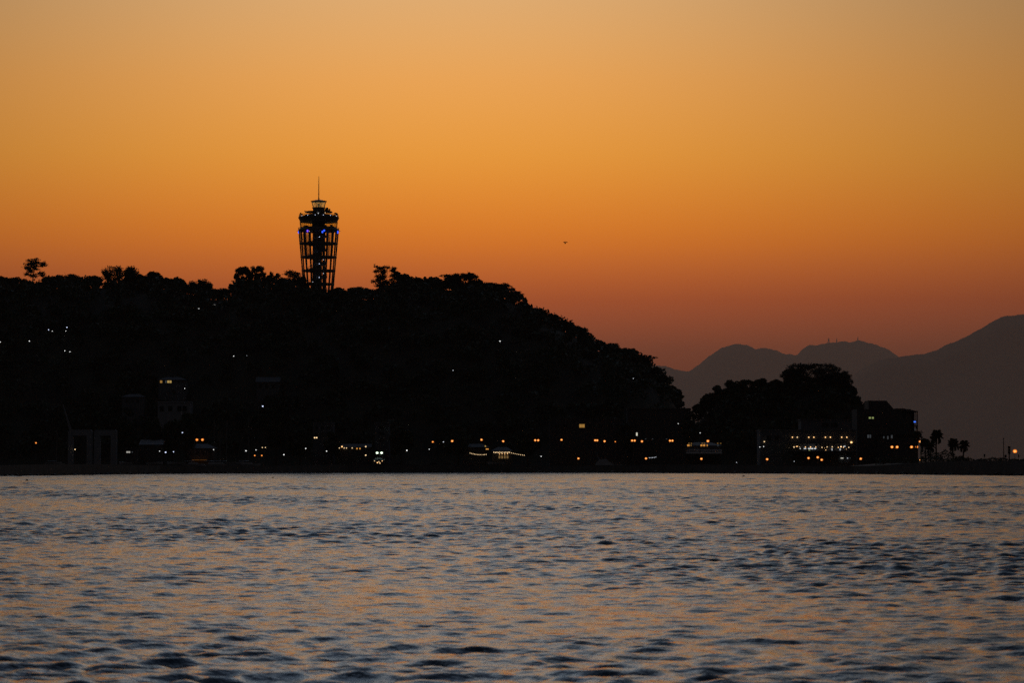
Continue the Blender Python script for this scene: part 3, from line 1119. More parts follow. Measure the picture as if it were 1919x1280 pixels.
# things standing inside the gallery: lift lobby and counters
part('lift_lobby', MB().lathe([(tr_(11), tz(427)), (tr_(11), tz(415))], 20), M_STEEL, tower)
ct = MB()
for k, (a, w_, h_) in enumerate(((.3, 1.6, 1.2), (1.1, 1.2, 1.9), (2.0, 1.0, 1.3), (2.8, 1.6, 1.6), (3.6, 1.2, 1.2), (4.4, 1.2, 1.8), (5.2, 1.5, 1.3), (5.9, 1.0, 1.7))):
    x, y = 5.6 * math.cos(a), 5.6 * math.sin(a)
    ct.box(x - w_ * .5, x + w_ * .5, y - .4, y + .4, tz(426) - .2, tz(426) + h_ * .55)
part('counter', ct, M_DARKSTEEL, tower)
# upper deck: tapering body, parapet, open roof terrace
part('upper_deck', MB().lathe([(tr_(35.4), tz(416.6)), (tr_(35.6), tz(414)), (tr_(38.2), tz(408.6)), (tr_(38.4), tz(407)), (tr_(37.4), tz(406.6)), (tr_(37.2), tz(405.8)), (tr_(34), tz(407.2))], 48), M_STEEL, tower)
rb = MB()
for k in range(44):
    a = 2 * math.pi * k / 44
    rb.tube((tr_(37.2) * math.cos(a), tr_(37.2) * math.sin(a), tz(407)), (tr_(36.6) * math.cos(a), tr_(36.6) * math.sin(a), tz(401.8)), .05, .05, 4)
for zz in (402, 403.8):
    rb.lathe([(tr_(36.6) - .05, tz(zz) - .05), (tr_(36.6) + .05, tz(zz) - .05), (tr_(36.6) + .05, tz(zz) + .05), (tr_(36.6) - .05, tz(zz) + .05)], 44, caps=False)
part('terrace_railing', rb, M_STEEL, tower)
# binocular stands, planters and weather gear along the terrace edge
for k, (a, h_, w_) in enumerate(((.12, 1.5, .8), (.35, 1.9, .9), (.62, 1.3, .9), (2.52, 1.2, .9), (2.82, 1.7, .8), (3.02, 2.0, .5), (3.4, 1.4, .6), (5.9, 1.6, .9), (4.3, 1.3, .6), (1.5, 1.2, .7))):
    x, y = tr_(34.5) * math.cos(a), tr_(34.5) * math.sin(a)
    z = tz(407)
    mb = MB().tube((x, y, z), (x, y, z + h_ * .75), .14, .10, 6)
    mb.box(x - w_ * .5, x + w_ * .5, y - .25, y + .25, z + h_ * .72, z + h_)
    mb.box(x - w_ * .3, x + w_ * .3, y - .3, y + .3, z, z + .3)
    part('viewer_stand', mb, M_DARKSTEEL, tower)
part('terrace_drum', MB().lathe([(tr_(26), tz(407)), (tr_(26), tz(402.6)), (tr_(25), tz(402))], 36), M_STEEL, tower)
part('lantern_base', MB().lathe([(tr_(11.4), tz(403)), (tr_(10.8), tz(396)), (tr_(11.2), tz(390.6)), (tr_(12.4), tz(390.2)), (tr_(12.4), tz(388.6))], 24), M_STEEL, tower)
part('service_platform', MB().lathe([(tr_(25.5), tz(398)), (tr_(26), tz(396.4))], 32).lathe([(tr_(10), tz(399)), (tr_(19), tz(397.6))], 24), M_STEEL, tower)
# keep the platform a grating ring on arms rather than a closed plate at the left
part('platform_hook', MB().tube((-tr_(25.5), 0, tz(397)), (-tr_(26.5), 0, tz(394.6)), .12, .10, 5).tube((-tr_(26.5), 0, tz(394.6)), (-tr_(24.6), 0, tz(395.2)), .10, .08, 5), M_DARKSTEEL, tower)
eq = MB()
for x0, x1, y0, y1 in ((11.5, 14, 397, 391.6), (13.5, 17.6, 397, 389.6), (17, 19.4, 397, 393), (19, 21.4, 397, 391.4), (21, 22.4, 397, 395)):
    eq.box(tr_(x0), tr_(x1), -.9, .9, tz(y0), tz(y1))
eq.ball((tr_(15.5), -.4, tz(391.4)), .62, 10, 6)
eq.tube((tr_(20.2), 0, tz(393)), (tr_(20.2), 0, tz(389.8)), .07, .05, 5)
part('radio_equipment', eq, M_DARKSTEEL, tower)
# lantern room
z0, z1 = tz(388.6), tz(378.8)
r0, r1 = tr_(11.4), tr_(13.6)
for k in range(8):
    a0, a1 = 2 * math.pi * (k + .5) / 8, 2 * math.pi * (k + 1.5) / 8
    vs = [(r0 * math.cos(a0), r0 * math.sin(a0), z0), (r0 * math.cos(a1), r0 * math.sin(a1), z0), (r1 * math.cos(a1), r1 * math.sin(a1), z1), (r1 * math.cos(a0), r1 * math.sin(a0), z1)]
    vs += [(x * .98, y * .98, z) for x, y, z in vs]
    part('lantern_pane', MB().add(vs, [(0, 1, 2, 3), (7, 6, 5, 4), (0, 4, 5, 1), (1, 5, 6, 2), (2, 6, 7, 3), (3, 7, 4, 0)]), M_LANTERN, tower)
    part('lantern_mullion', MB().tube(vs[0], vs[3], .09, .09, 4), M_STEEL, tower)
    if k in (1, 4, 5):
        part('lantern_brace', MB().tube(vs[0], vs[2], .07, .07, 4), M_STEEL, tower)
part('lantern_lamp', MB().tube((0, 0, z0), (0, 0, z0 + .5), .35, .35, 8).lathe([(.30, z0 + .5), (.55, z0 + .8), (.55, z0 + 1.3), (.25, z0 + 1.6)], 10), M_DARKSTEEL, tower)
part('lantern_roof', MB().lathe([(tr_(13.6), tz(378.8)), (tr_(15), tz(377.6)), (tr_(15), tz(376.6)), (tr_(6), tz(374.6)), (tr_(1.4), tz(374))], 24), M_STEEL, tower)
part('mast', MB().tube((0, 0, tz(374.4)), (0, 0, tz(370)), .34, .22, 8).tube((0, 0, tz(370)), (0, 0, tz(350)), .21, .18, 6).tube((0, 0, tz(350)), (0, 0, tz(330)), .18, .10, 6), M_STEEL, tower)


def tower_lamp(px, py, m, r=.17, rad=None, name='lamp'):
    """A lamp on the side of the tower that faces the harbour; rad: distance from the axis in px."""
    dx = px - 596
    rr = rad or 11.5
    y = -math.sqrt(max(.3, rr * rr - dx * dx))
    c = (tr_(dx), tr_(y) - .15, tz(py))
    part(name, MB().ball(c, r, 8, 6).box(c[0] - r * .5, c[0] + r * .5, c[1], c[1] + r * 2, c[2] - r * .3, c[2] + r * .3), m, tower)


for px, py in ((592, 444.5), (598, 444.5), (592, 470), (592, 495), (598, 495), (592, 520.5), (598, 520.5), (592, 546)):
    tower_lamp(px, py, G_BLUEW, .15, 11)
for px, py in ((606, 487.5), (606, 513), (586, 529)):
    tower_lamp(px, py, G_DIMW, .15, 16)
for px in (577.5, 592, 607, 620):
    tower_lamp(px, 405.5, G_BLUEW, .12, 37)
tower_lamp(630, 406, G_DIMW, .15, 37)
tower_lamp(566, 406, G_DIMW, .14, 37)
tower_lamp(596, 400.3, G_WHITE, .17, 11.5)
tower_lamp(609.5, 400.4, G_WARM, .18, 24)
for px, py, m, h_ in ((559.3, 435.4, G_BLUE, .62), (577.3, 435, G_VIOLET, .5), (605.4, 437.2, G_BLUE, .48), (608.6, 434.4, G_BLUE, .4), (632.2, 435.4, G_BLUE, .62)):
    dx = px - 596
    y = -math.sqrt(max(.5, 37.4 ** 2 - dx * dx))
    c = (tr_(dx), tr_(y), tz(py))
    part('floodlight', MB().ball(c, .36, 8, 6, h_ / .36).tube((c[0], c[1], c[2] + h_ * .7), (c[0] * .97, c[1] * .97, tz(433.6)), .08, .08, 5), m, tower)
tower_lamp(580.6, 435, G_WARM, .13, 30)

# ------------------------------------------------------------------ buildings
WIN_CACHE = {}


def window(parent, x, z, w, h, y, pane_m, name='window'):
    """A framed window on the wall at local depth y (facing -Y), its pane a sub-part."""
    key = (round(w, 2), round(h, 2))
    if key not in WIN_CACHE:
        f = .09
        mb = MB()
        mb.box(-w / 2 - f, -w / 2, -.10, 0, -f, h + f).box(w / 2, w / 2 + f, -.10, 0, -f, h + f)
        mb.box(-w / 2, w / 2, -.10, 0, -f, 0).box(-w / 2, w / 2, -.10, 0, h, h + f)
        mb.box(-.035, .035, -.07, 0, 0, h)
        WIN_CACHE[key] = (mb.mesh('window', M_GREYWALL), {})
    fr, panes = WIN_CACHE[key]
    if pane_m.name not in panes:
        panes[pane_m.name] = MB().box(-w / 2, w / 2, -.035, -.004, 0, h).mesh('pane', pane_m)
    o = link(name, fr, parent, (x, y, z))
    link('pane', panes[pane_m.name], o)
    return o


def block(name, label, px0, px1, ytop, Y, depth, gz, wall_m, roof='flat', cat='building', group=None, roof_m=None, rise=1.2):
    x0, x1 = XY(px0, Y), XY(px1, Y)
    zt = ZY(ytop, Y)
    cx = (x0 + x1) / 2
    t = thing(name, label, cat, (cx, Y, gz), group)
    w, h = (x1 - x0) / 2, zt - gz
    t['w'], t['h'] = w, h
    part('wall', MB().box(-w, w, 0, depth, -1.5, h - (rise if roof != 'flat' else .0)), wall_m, t)
    rm = roof_m or M_ROOF
    if roof == 'flat':
        mb = MB().box(-w - .15, w + .15, -.15, .1, h + .002, h + .5).box(-w - .15, w + .15, depth - .1, depth + .15, h + .002, h + .5)
        mb.box(-w - .15, -w + .1, .1, depth - .1, h + .002, h + .5).box(w - .1, w + .15, .1, depth - .1, h + .002, h + .5)
        part('parapet', mb, wall_m, t)
    elif roof == 'hip':
        e = .4
        b = h - rise + .003
        part('roof', MB().add([(-w - e, -e, b), (w + e, -e, b), (w + e, depth + e, b), (-w - e, depth + e, b), (-w * .45, depth / 2, h), (w * .45, depth / 2, h)],
                              [(3, 2, 1, 0), (0, 1, 5, 4), (1, 2, 5), (2, 3, 4, 5), (3, 0, 4)]), rm, t)
    else:   # gable, ridge along x
        e = .4
        b = h - rise + .003
        part('roof', MB().add([(-w - e, -e, b), (w + e, -e, b), (w + e, depth + e, b), (-w - e, depth + e, b), (-w - e, depth / 2, h), (w + e, depth / 2, h)],
                              [(3, 2, 1, 0), (0, 1, 5, 4), (2, 3, 4, 5), (1, 2, 5), (3, 0, 4)]), rm, t)
    return t


def win_px(t, px, py, wpx, hpx, m, Y, name='window', dy=0.0):
    """Window with its centre at pixel (px, py) on the front wall of building t."""
    s = Y / FPX
    p = P(px, py, Y)
    w, h = wpx * s, hpx * s
    window(t, p.x - t.location.x, p.z - h / 2 - t.location.z, w, h, -.003 + dy, m, name)


def lamp_px(t, px, py, m, Y, r=.2, dy=-.3, name='wall_lamp'):
    p = P(px, py, Y)
    c = (p.x - t.location.x, dy, p.z - t.location.z)
    o = part(name, MB().ball(c, r, 8, 6), m, t)
    part('bracket', MB().box(c[0] - .04, c[0] + .04, dy, 0, c[2] + r * .7, c[2] + r * .7 + .06), M_DARKSTEEL, o)


# hotel at the right foot of the knoll
HY = 1030.0
hs = HY / FPX
hx = XY(1672, HY)
hotel = thing('hotel', 'dark seaside hotel with sloped roof block at the right end of the knoll', 'building', (hx, HY, QUAY_Z))


def hp(px, py):
    p = P(px, py, HY)
    return p.x - hx, p.z - QUAY_Z


x0, zt = hp(1606, 775); x1, _ = hp(1707, 775)
_, zl = hp(1650, 767)
part('wall', MB().box(x0, x1, 0, 16, -1.5, zl), M_DARKWALL, hotel)
part('lower_wing', MB().box(hp(1640, 0)[0], hp(1712, 0)[0], -4, -.004, -1.5, hp(0, 815)[1]), M_DARKWALL, hotel)
part('wing_canopy', MB().box(hp(1638, 0)[0], hp(1714, 0)[0], -5, -.01, hp(0, 815)[1] + .003, hp(0, 812.5)[1]), M_ROOF, hotel)
o = [hp(1628.5, 767), hp(1676, 766.4), hp(1662, 751), hp(1628.5, 750.6)]
part('roof_block', MB().prism([(o[0][0], zl + .003), (o[1][0], zl + .003), o[2], o[3]], 1, 14), M_ROOF, hotel)
part('roof_eave', MB().box(hp(1625.5, 0)[0], hp(1629, 0)[0], .6, 14.2, hp(0, 752.4)[1], hp(0, 751)[1]), M_ROOF, hotel)
part('roof_slab', MB().box(hp(1674, 0)[0], hp(1693, 0)[0], .4, 15, zl + .004, hp(0, 765.6)[1]), M_ROOF, hotel)
a = [hp(1690, 769.6), hp(1719, 772.8), hp(1719, 772), hp(1712, 769.4), hp(1704, 767.6), hp(1690, 767)]
part('hipped_canopy', MB().prism(a, -.8, 15), M_ROOF, hotel)
# open corner bay with slim posts
bx0, bx1 = hp(1707, 0)[0], hp(1716, 0)[0]
bay = MB()
for zy in (788.5, 797.5, 811):
    bay.box(bx0 + .003, bx1, .5, 10, hp(0, zy + 1)[1], hp(0, zy)[1])
part('balcony_floor', bay, M_DARKWALL, hotel)
for px in (1709.2, 1712.6, 1715.4):
    xx = hp(px, 0)[0]
    part('bay_post', MB().box(xx - .14, xx + .14, .6, .9, 0, hp(0, 770)[1]), M_DARKWALL, hotel)
part('bay_back_wall', MB().box(bx0 + .004, bx0 + .6, 1.2, 9.5, 0, hp(0, 770)[1]), M_DARKWALL, hotel)
part('balcony_screen', MB().box(hp(1712, 0)[0], hp(1716, 0)[0], .3, .5, hp(0, 804)[1], hp(0, 797.5)[1]), M_DARKWALL, hotel)
part('blue_sign', MB().box(hp(1708.2, 0)[0], hp(1711.8, 0)[0], .1, .3, hp(0, 792)[1], hp(0, 789.6)[1]), glow('blue_sign_light', (.06, .20, 1.0), 1.2), hotel)
part('roof_mast', MB().tube((hp(1647.5, 0)[0], 6, hp(0, 752)[1]), (hp(1647.5, 0)[0], 6, hp(0, 746)[1]), .06, .04, 5), M_DARKSTEEL, hotel)
for px, py, w, h, m in ((1630, 783.4, 3.6, 3.4, G_WING), (1635.6, 783.4, 3.6, 3.4, G_WING), (1648, 783.4, 3.6, 3.4, M_GLASSD), (1660, 783.4, 3.6, 3.4, M_GLASSD),
                        (1673, 783.4, 3.6, 3.4, M_GLASSD), (1688, 783.4, 3.6, 3.4, M_GLASSD), (1648, 796, 3.6, 3.4, M_GLASSD), (1660, 796, 3.6, 3.4, M_GLASSD),
                        (1673, 796, 3.6, 3.4, M_GLASSD), (1688, 796, 3.6, 3.4, M_GLASSD), (1627, 818, 3, 6, G_WIND), (1631, 818, 2.4, 6, G_WIND)):
    win_px(hotel, px, py, w, h, m, HY)
for px, py, w, h in ((1653.5, 820, 2.2, 4), (1661, 820.6, 2.4, 6), (1668.4, 819, 3, 6)):
    p = P(px, py, HY)
    window(hotel, p.x - hx, p.z - QUAY_Z - h * hs / 2, w * hs, h * hs, -4.004, G_WIND)
part('bay_window', MB().box(hp(1709.6, 0)[0], hp(1711.6, 0)[0], .9, 1.1, hp(0, 806.5)[1], hp(0, 803)[1]), G_WIND, hotel)

# lit restaurant in front of the knoll
YR = 1010.0
rest = block('waterfront_restaurant', 'pale two-storey waterfront restaurant with rows of lit lamps', 1425, 1605, 808, YR, 14, QUAY_Z, M_GREYWALL)
rx = rest.location.x


def rp(px, py, Y=YR):
    p = P(px, py, Y)
    return p.x - rx, p.z - QUAY_Z


part('upper_storey', MB().box(rp(1500, 0)[0], rp(1594, 0)[0], 4, 13.5, rest['h'] + .004, rp(0, 787)[1]), M_GREYWALL, rest)
part('upper_parapet', MB().box(rp(1498.5, 0)[0], rp(1595.5, 0)[0], 3.7, 13.8, rp(0, 787)[1] + .003, rp(0, 785.6)[1]), M_GREYWALL, rest)
for px in (1549, 1566):
    win_px(rest, px, 796.5, 13, 8, M_GLASSD, YR, dy=4.0)
for px in (1441.5, 1456):
    win_px(rest, px, 821, 8, 9, M_GLASSD, YR)
part('terrace_floor', MB().box(rp(1474, 0)[0], rp(1604, 0)[0], -5, -.005, rp(0, 846.5)[1], rp(0, 845)[1]), M_GREYWALL, rest)
part('terrace_roof', MB().box(rp(1474, 0)[0], rp(1604, 0)[0], -4.5, -.006, rp(0, 832)[1], rp(0, 831)[1]), M_DARKWALL, rest)
for px in range(1476, 1605, 16):
    xx = rp(px, 0)[0]
    part('terrace_post', MB().box(xx - .1, xx + .1, -4.4, -4.2, rp(0, 845)[1], rp(0, 832)[1]), M_DARKWALL, rest)
tr = MB()
for k in range(66):
    xx = rp(1474 + k * 2, 0)[0]
    tr.tube((xx, -4.9, rp(0, 845)[1]), (xx, -4.9, rp(0, 842.4)[1]), .03, .03, 4)
tr.box(rp(1474, 0)[0], rp(1604, 0)[0], -4.95, -4.85, rp(0, 842.4)[1], rp(0, 842)[1])
part('terrace_railing', tr, M_DARKSTEEL, rest)
for px in (1484.8, 1494, 1515.6, 1525, 1546.6, 1556, 1577.2, 1586.8):
    lamp_px(rest, px, 819.8, G_AMBER if px != 1494 else G_WARM, YR, .19)
lamp_px(rest, 1595.3, 829.4, G_AMBER, YR, .34)
lamp_px(rest, 1432.2, 828, G_WARM, YR, .2)
rgx = random.Random(4)
for px, py, m, r in ((1478.4, 838, G_WARM, .13), (1488, 838.2, G_WARM, .2), (1492.6, 837, G_AMBER, .15), (1494.6, 836.8, G_AMBER, .14), (1498, 838, G_WARM, .16), (1499.6, 841, G_WHITE, .12),
                     (1509.4, 838.2, G_AMBER, .16), (1519, 838.2, G_AMBER, .19), (1529, 838.2, G_AMBER, .17), (1516.8, 844.6, G_WING, .3), (1540.4, 838.8, G_WARM, .17), (1545.6, 840, G_AMBER, .1),
                     (1550, 838, G_WARM, .17), (1547.6, 843.6, G_AMBER, .12), (1559.6, 837.8, G_WARM, .18), (1571, 838.8, G_AMBER, .16), (1576, 837.5, G_SODIUM, .2), (1580.6, 838.6, G_AMBER, .14),
                     (1590.6, 838.8, G_WARM, .17), (1586, 842, G_AMBER, .1)):
    p = P(px, py, YR - 2.5)
    c = (p.x - rx, -2.5, p.z - QUAY_Z)
    o = part('pendant_lamp', MB().ball(c, r, 8, 6), m, rest)
    part('cord', MB().tube((c[0], c[1], c[2]), (c[0], c[1], max(c[2] + .1, rp(0, 832)[1])), .015, .015, 3), M_DARKSTEEL, o)
for px, w, py, h in ((1508.6, 4.2, 841, 1.4), (1516.6, 5.0, 841, 1.7), (1522, 4.2, 841, 1.7), (1528.2, 4.4, 841, 1.9), (1582.6, 3.4, 836.8, 1.4), (1559.2, 1.2, 842.6, 3.6), (1574.6, 1.3, 842.6, 3.6)):
    p = P(px, py, YR - 1.0)
    s = (YR - 1) / FPX
    part('lit_counter', MB().box(p.x - rx - w * s / 2, p.x - rx + w * s / 2, -1.0, -.7, p.z - QUAY_Z - h * s / 2, p.z - QUAY_Z + h * s / 2), G_SIGN, rest)
# kitchen strip lights under the terrace
for px, w, m in ((1578.4, 5, G_WINW), (1590, 2.4, G_WIND), (1593.6, 1.6, G_WIND), (1588.6, 1.2, G_DIMW)):
    p = P(px, 859, YR - 1)
    s = YR / FPX
    part('strip_light', MB().box(p.x - rx - w * s / 2, p.x - rx + w * s / 2, -.5, -.3, p.z - QUAY_Z - .1, p.z - QUAY_Z + .1), m, rest)

# cafe with orange windows left of the restaurant
YC = 1060.0
cafe = block('cafe', 'low dark cafe with small orange lit windows under the gap', 1284, 1352, 829, YC, 10, QUAY_Z, M_DARKWALL, 'hip', roof_m=M_ROOF)
for px, w, m in ((1290, 4, G_WINO), (1295, 1.6, G_WINB), (1314.5, 3.4, G_WINO), (1319.6, 3.4, G_WINO), (1325.4, 2, G_WINO), (1345.4, 2, G_WIND)):
    win_px(cafe, px, 835, w, 3.2, m, YC)
for px in (1291, 1295.6, 1316, 1320, 1345, 1350.4):
    win_px(cafe, px, 831.2, 2.2, 1.2, G_WINB, YC)
rl = MB()
for k in range(44):
    p = P(1288 + k * 1.5, 843, YC - 8)
    rl.tube((p.x - cafe.location.x, -8, p.z - QUAY_Z - 1.0), (p.x - cafe.location.x, -8, p.z - QUAY_Z + .15), .04, .04, 4)
a, b = P(1288, 842.4, YC - 8), P(1353, 844.4, YC - 8)
rl.box(a.x - cafe.location.x, b.x - cafe.location.x, -8.2, -.01, a.z - QUAY_Z - 1.5, a.z - QUAY_Z - 1.1)
rl.tube((a.x - cafe.location.x, -8, a.z - QUAY_Z), (b.x - cafe.location.x, -8, b.z - QUAY_Z), .09, .09, 5)
part('white_railing', rl, mat('white_handrail', (.8, .8, .8), .4), cafe)

# long pale harbour hall, with one lit window
YB = 1072.0
hall = block('harbour_hall', 'long dim hall behind the lamps with one amber window', 1030, 1168, 788, YB, 14, QUAY_Z, M_DARKWALL)
win_px(hall, 1090.6, 798.4, 10, 6.4, G_WINB, YB)
for px in (1045, 1060, 1108, 1126, 1144, 1158):
    win_px(hall, px, 798.4, 10, 6.4, M_GLASSD, YB)
block2 = block('harbour_office', 'tall dim office block left of the gap to the knoll', 1176, 1286, 768, YB + 6, 12, QUAY_Z, M_DARKWALL)
win_px(block2, 1193.4, 814, 2.6, 6, G_WINW, YB + 6)
for px in (1205, 1220, 1235, 1250, 1265):
    win_px(block2, px, 788, 5, 4, M_GLASSD, YB + 6)
for px in (1210, 1223, 1249):
    win_px(block2, px, 823, 2, 1.4, G_WIND, YB + 6)

# houses on the slope and by the harbour


def slope_gz(px, Y, fn=hill_h):
    return float(fn(XY(px, Y), Y))


b = block('hillside_inn', 'hillside inn with yellow lit upper windows on the left slope', 296, 348, 706, 1118, 9, slope_gz(322, 1118) - 1, M_GREYWALL, 'hip')
for px, w, m in ((302, 4, G_WINB), (311, 2.4, G_WIND), (315.4, 3.4, G_WINY), (319.6, 3.4, G_WINY), (335.6, 3, M_GLASSD), (342, 3, M_GLASSD)):
    win_px(b, px, 715.6, w, 4.6, m, 1118)
b = block('white_villa', 'pale white villa below the lit hillside inn', 295, 356, 755, 1104, 9, QUAY_Z + 2, M_WHITE)
for px in (303, 319, 336, 346):
    win_px(b, px, 766, 7, 9, M_GLASSD, 1104)
b = block('white_chapel', 'dim pale house on the slope above the tall lamp post', 480, 522, 706, 1118, 9, slope_gz(500, 1118) - 1, M_GREYWALL, 'gable', rise=2)
for px in (488, 500, 512):
    win_px(b, px, 724, 5, 7, M_GLASSD, 1118)
b = block('terraced_house', 'dim pale house left of the white villa', 228, 268, 738, 1108, 9, QUAY_Z + 2, M_GREYWALL, 'hip')
for px in (238, 248, 258):
    win_px(b, px, 752, 5, 5, M_GLASSD, 1108)
b = block('boat_shed', 'low shed with a pale sloping roof right of the white gantry', 262, 303, 824, 1060, 12, QUAY_Z, M_DARKWALL, 'gable', 'shed', roof_m=M_WHITE, rise=1.8)
win_px(b, 273, 838, 6, 5, M_GLASSD, 1060)
b = block('harbour_kiosk', 'small kiosk with a bright white window right of the gantry', 234, 256, 842, 1052, 6, QUAY_Z, M_DARKWALL, 'flat', 'kiosk')
win_px(b, 240.4, 847.6, 7, 3, glow('dim_white_pane', (1, .95, .85), .35), 1052)
win_px(b, 248, 847.6, 2, 2, G_WIND, 1052)
b = block('sail_loft', 'low wide pavilion roof behind the twin amber lamp', 350, 400, 832, 1066, 12, QUAY_Z, M_DARKWALL, 'hip', 'pavilion', roof_m=M_GREYWALL, rise=1.6)
for px in (358, 370, 382, 394):
    win_px(b, px, 850, 5, 6, M_GLASSD, 1066)
part('glowing_awning', MB().box(-2.6, 2.4, -3.2, -.01, 2.5, 2.62), glow('orange_awning_glow', (1.0, .36, .06), .10), b)  # orange line of light, given to the awning as its own glow
b = block('apartment_block', 'dim apartment block behind the twin yellow lamp', 586, 624, 794, 1076, 10, QUAY_Z, M_GREYWALL)
for py in (802, 814):
    for px in (593, 604, 615):
        win_px(b, px, py, 5, 5, M_GLASSD, 1076)
b = block('narrow_tower_house', 'narrow dim tower house above the greenish floodlights', 702, 729, 794, 1076, 9, QUAY_Z, M_GREYWALL)
for py in (801, 813, 825):
    win_px(b, 715, py, 8, 5, M_GLASSD, 1076)
b = block('row_of_shops', 'low row of shops with tiny lit windows right of the twin yellow lamp', 632, 694, 832, 1070, 8, QUAY_Z, M_DARKWALL, 'gable', rise=1.2)
for px, m in ((636, G_WARM), (645, G_WARM), (649.4, G_WARM), (660, G_WARM)):
    lamp_px(b, px, 840, m, 1070, .17)
lamp_px(b, 641, 837.4, G_AMBER, 1070, .26)
for px in (669, 674.6):
    win_px(b, px, 841, 2.2, 2.6, G_WINO, 1070)
b = block('fish_restaurant', 'low harbour restaurant with glowing shop front and bulbs', 922, 960, 838, 1062, 9, QUAY_Z, M_DARKWALL, 'hip', rise=1.4)
for px in (936, 941, 946, 951):
    win_px(b, px, 857, 3, 5, glow('dim_shop_pane', (1.0, .60, .22), .16), 1062)
for k in range(11):
    lamp_px(b, 925.6 + k * 2.8, 848.2 + (.3 if k % 2 else -.2), G_WARM, 1062, .17, -1.2)
for px, py in ((941, 851), (946, 851.6), (951, 851), (936, 851.4)):
    lamp_px(b, px, py, G_AMBER, 1062, .12, -.8)
b = block('souvenir_hut', 'low hut with a dim roof left of the glowing restaurant', 866, 916, 832, 1066, 8, QUAY_Z, M_DARKWALL, 'hip', 'hut')
win_px(b, 913, 842, 5, 2, G_WINO, 1066)
win_px(b, 909.6, 836.6, 2, 3, G_WINY, 1066)
b = block('summit_cafe', 'hilltop cafe showing a row of small lit windows left of the tower', 378, 434, 566, 1178, 8, slope_gz(405, 1178) - 1, M_DARKWALL, 'gable', rise=1.4)
for px, m, w in ((383, G_WIND, 4), (390, glow('dim_amber_pane', (1, .7, .35), .10), 4), (399, glow('dim_white_pane', (1, .95, .85), .35), 2.4), (403, glow('dim_white_pane', (1, .95, .85), .35), 2), (424, G_WINW, 1.4), (428, G_WINW, 2), (431, G_WINW, 1.6)):
    win_px(b, px, 571.4, w, 1.8, m, 1178)
lamp_px(b, 415.2, 569, G_WARM, 1178, .2)

# ------------------------------------------------------------------ string of bulbs


def bulb_string(px0, y0, px1, y1, n, label, Y, m, sag=1.0):
    a, b = P(px0, y0, Y), P(px1, y1, Y)
    t = thing('string_lights', label, 'string lights', (a.x, Y, QUAY_Z), 'strings of bulbs on the harbour front')
    pole = MB()
    for p in (a, b):
        pole.tube((p.x - a.x, 0, 0), (p.x - a.x, 0, p.z - QUAY_Z + .2), .05, .04, 5)
    part('posts', pole, M_DARKSTEEL, t)
    wire = MB(); prev = None
    for k in range(n):
        f = k / (n - 1)
        c = (a.lerp(b, f)) - a
        z = a.z - QUAY_Z + c.z - sag * 4 * f * (1 - f) * .3
        e = (c.x, 0, z)
        if prev:
            wire.tube(prev, e, .015, .015, 3)
        prev = e
        part('bulb', MB().ball((c.x, 0, z - .1), .13, 6, 5), m, t)
    part('wire', wire, M_DARKSTEEL, t)


bulb_string(881, 849, 911, 851.4, 12, 'string of white bulbs left of the glowing harbour restaurant', 1058, G_WARM)
bulb_string(955, 847.6, 982.5, 853, 9, 'string of bulbs sloping down right of the glowing harbour restaurant', 1058, G_WARM, .4)
bulb_string(1217, 857.8, 1229, 856.4, 5, 'short string of white bulbs beside a low amber lamp', 1046, G_DIMW, .3)

# ------------------------------------------------------------------ lamps


def lit_globe(c, r, m, t):
    """A lamp globe; amber ones get a glowing orange halo shell round a bright bulb."""
    if m is G_SODIUM or m is G_AMBER:
        g = part('lamp_globe', MB().ball(c, r * 1.35, 12, 8, .9), M_GLOBE, t)
        part('bulb', MB().ball(c, r * .72, 10, 8), m, g)
    else:
        part('lamp_globe', MB().ball(c, r, 10, 8, .85), m, t)


GL = 'amber street lamps along the harbour'
GW = 'white lamps round the harbour'
GH = 'small lamps on the dark slope'


def street_lamp(px, py, label, m=G_SODIUM, Y=1054, r=.30, gz=None, group=GL, arm=0.0, name='street_lamp'):
    gz = QUAY_Z if gz is None else gz
    p = P(px, py, Y)
    bx_ = p.x + arm
    t = thing(name, label, 'street lamp' if name == 'street_lamp' else 'lamp', (bx_, Y, gz), group)
    h = p.z - gz
    mb = MB().tube((0, 0, -.3), (0, 0, .5), .14, .14, 6).tube((0, 0, .5), (0, 0, h + .15), .08, .05, 6)
    part('pole', mb, M_STEEL, t)
    part('lamp_head', MB().tube((0, 0, h + .15), (p.x - bx_, 0, h + r * .9), .04, .04, 5).tube((p.x - bx_, 0, h + r * .75), (p.x - bx_, 0, h + r * 1.15), r * .8, r * .35, 8), M_STEEL, t)
    lit_globe((p.x - bx_, 0, h), r, m, t)
    return t


def twin_lamp(px0, px1, py, label, m=G_SODIUM, Y=1054, r=.30, gz=None, group=GL):
    gz = QUAY_Z if gz is None else gz
    a, b = P(px0, py, Y), P(px1, py, Y)
    cx = (a.x + b.x) / 2
    t = thing('twin_street_lamp', label, 'street lamp', (cx, Y, gz), group)
    h = a.z - gz
    part('pole', MB().tube((0, 0, -.3), (0, 0, h + .3), .10, .06, 6), M_STEEL, t)
    for q in (a, b):
        part('arm', MB().tube((0, 0, h + .3), (q.x - cx, 0, h + r * 1.1), .05, .05, 5), M_STEEL, t)
        lit_globe((q.x - cx, 0, h), r, m, t)


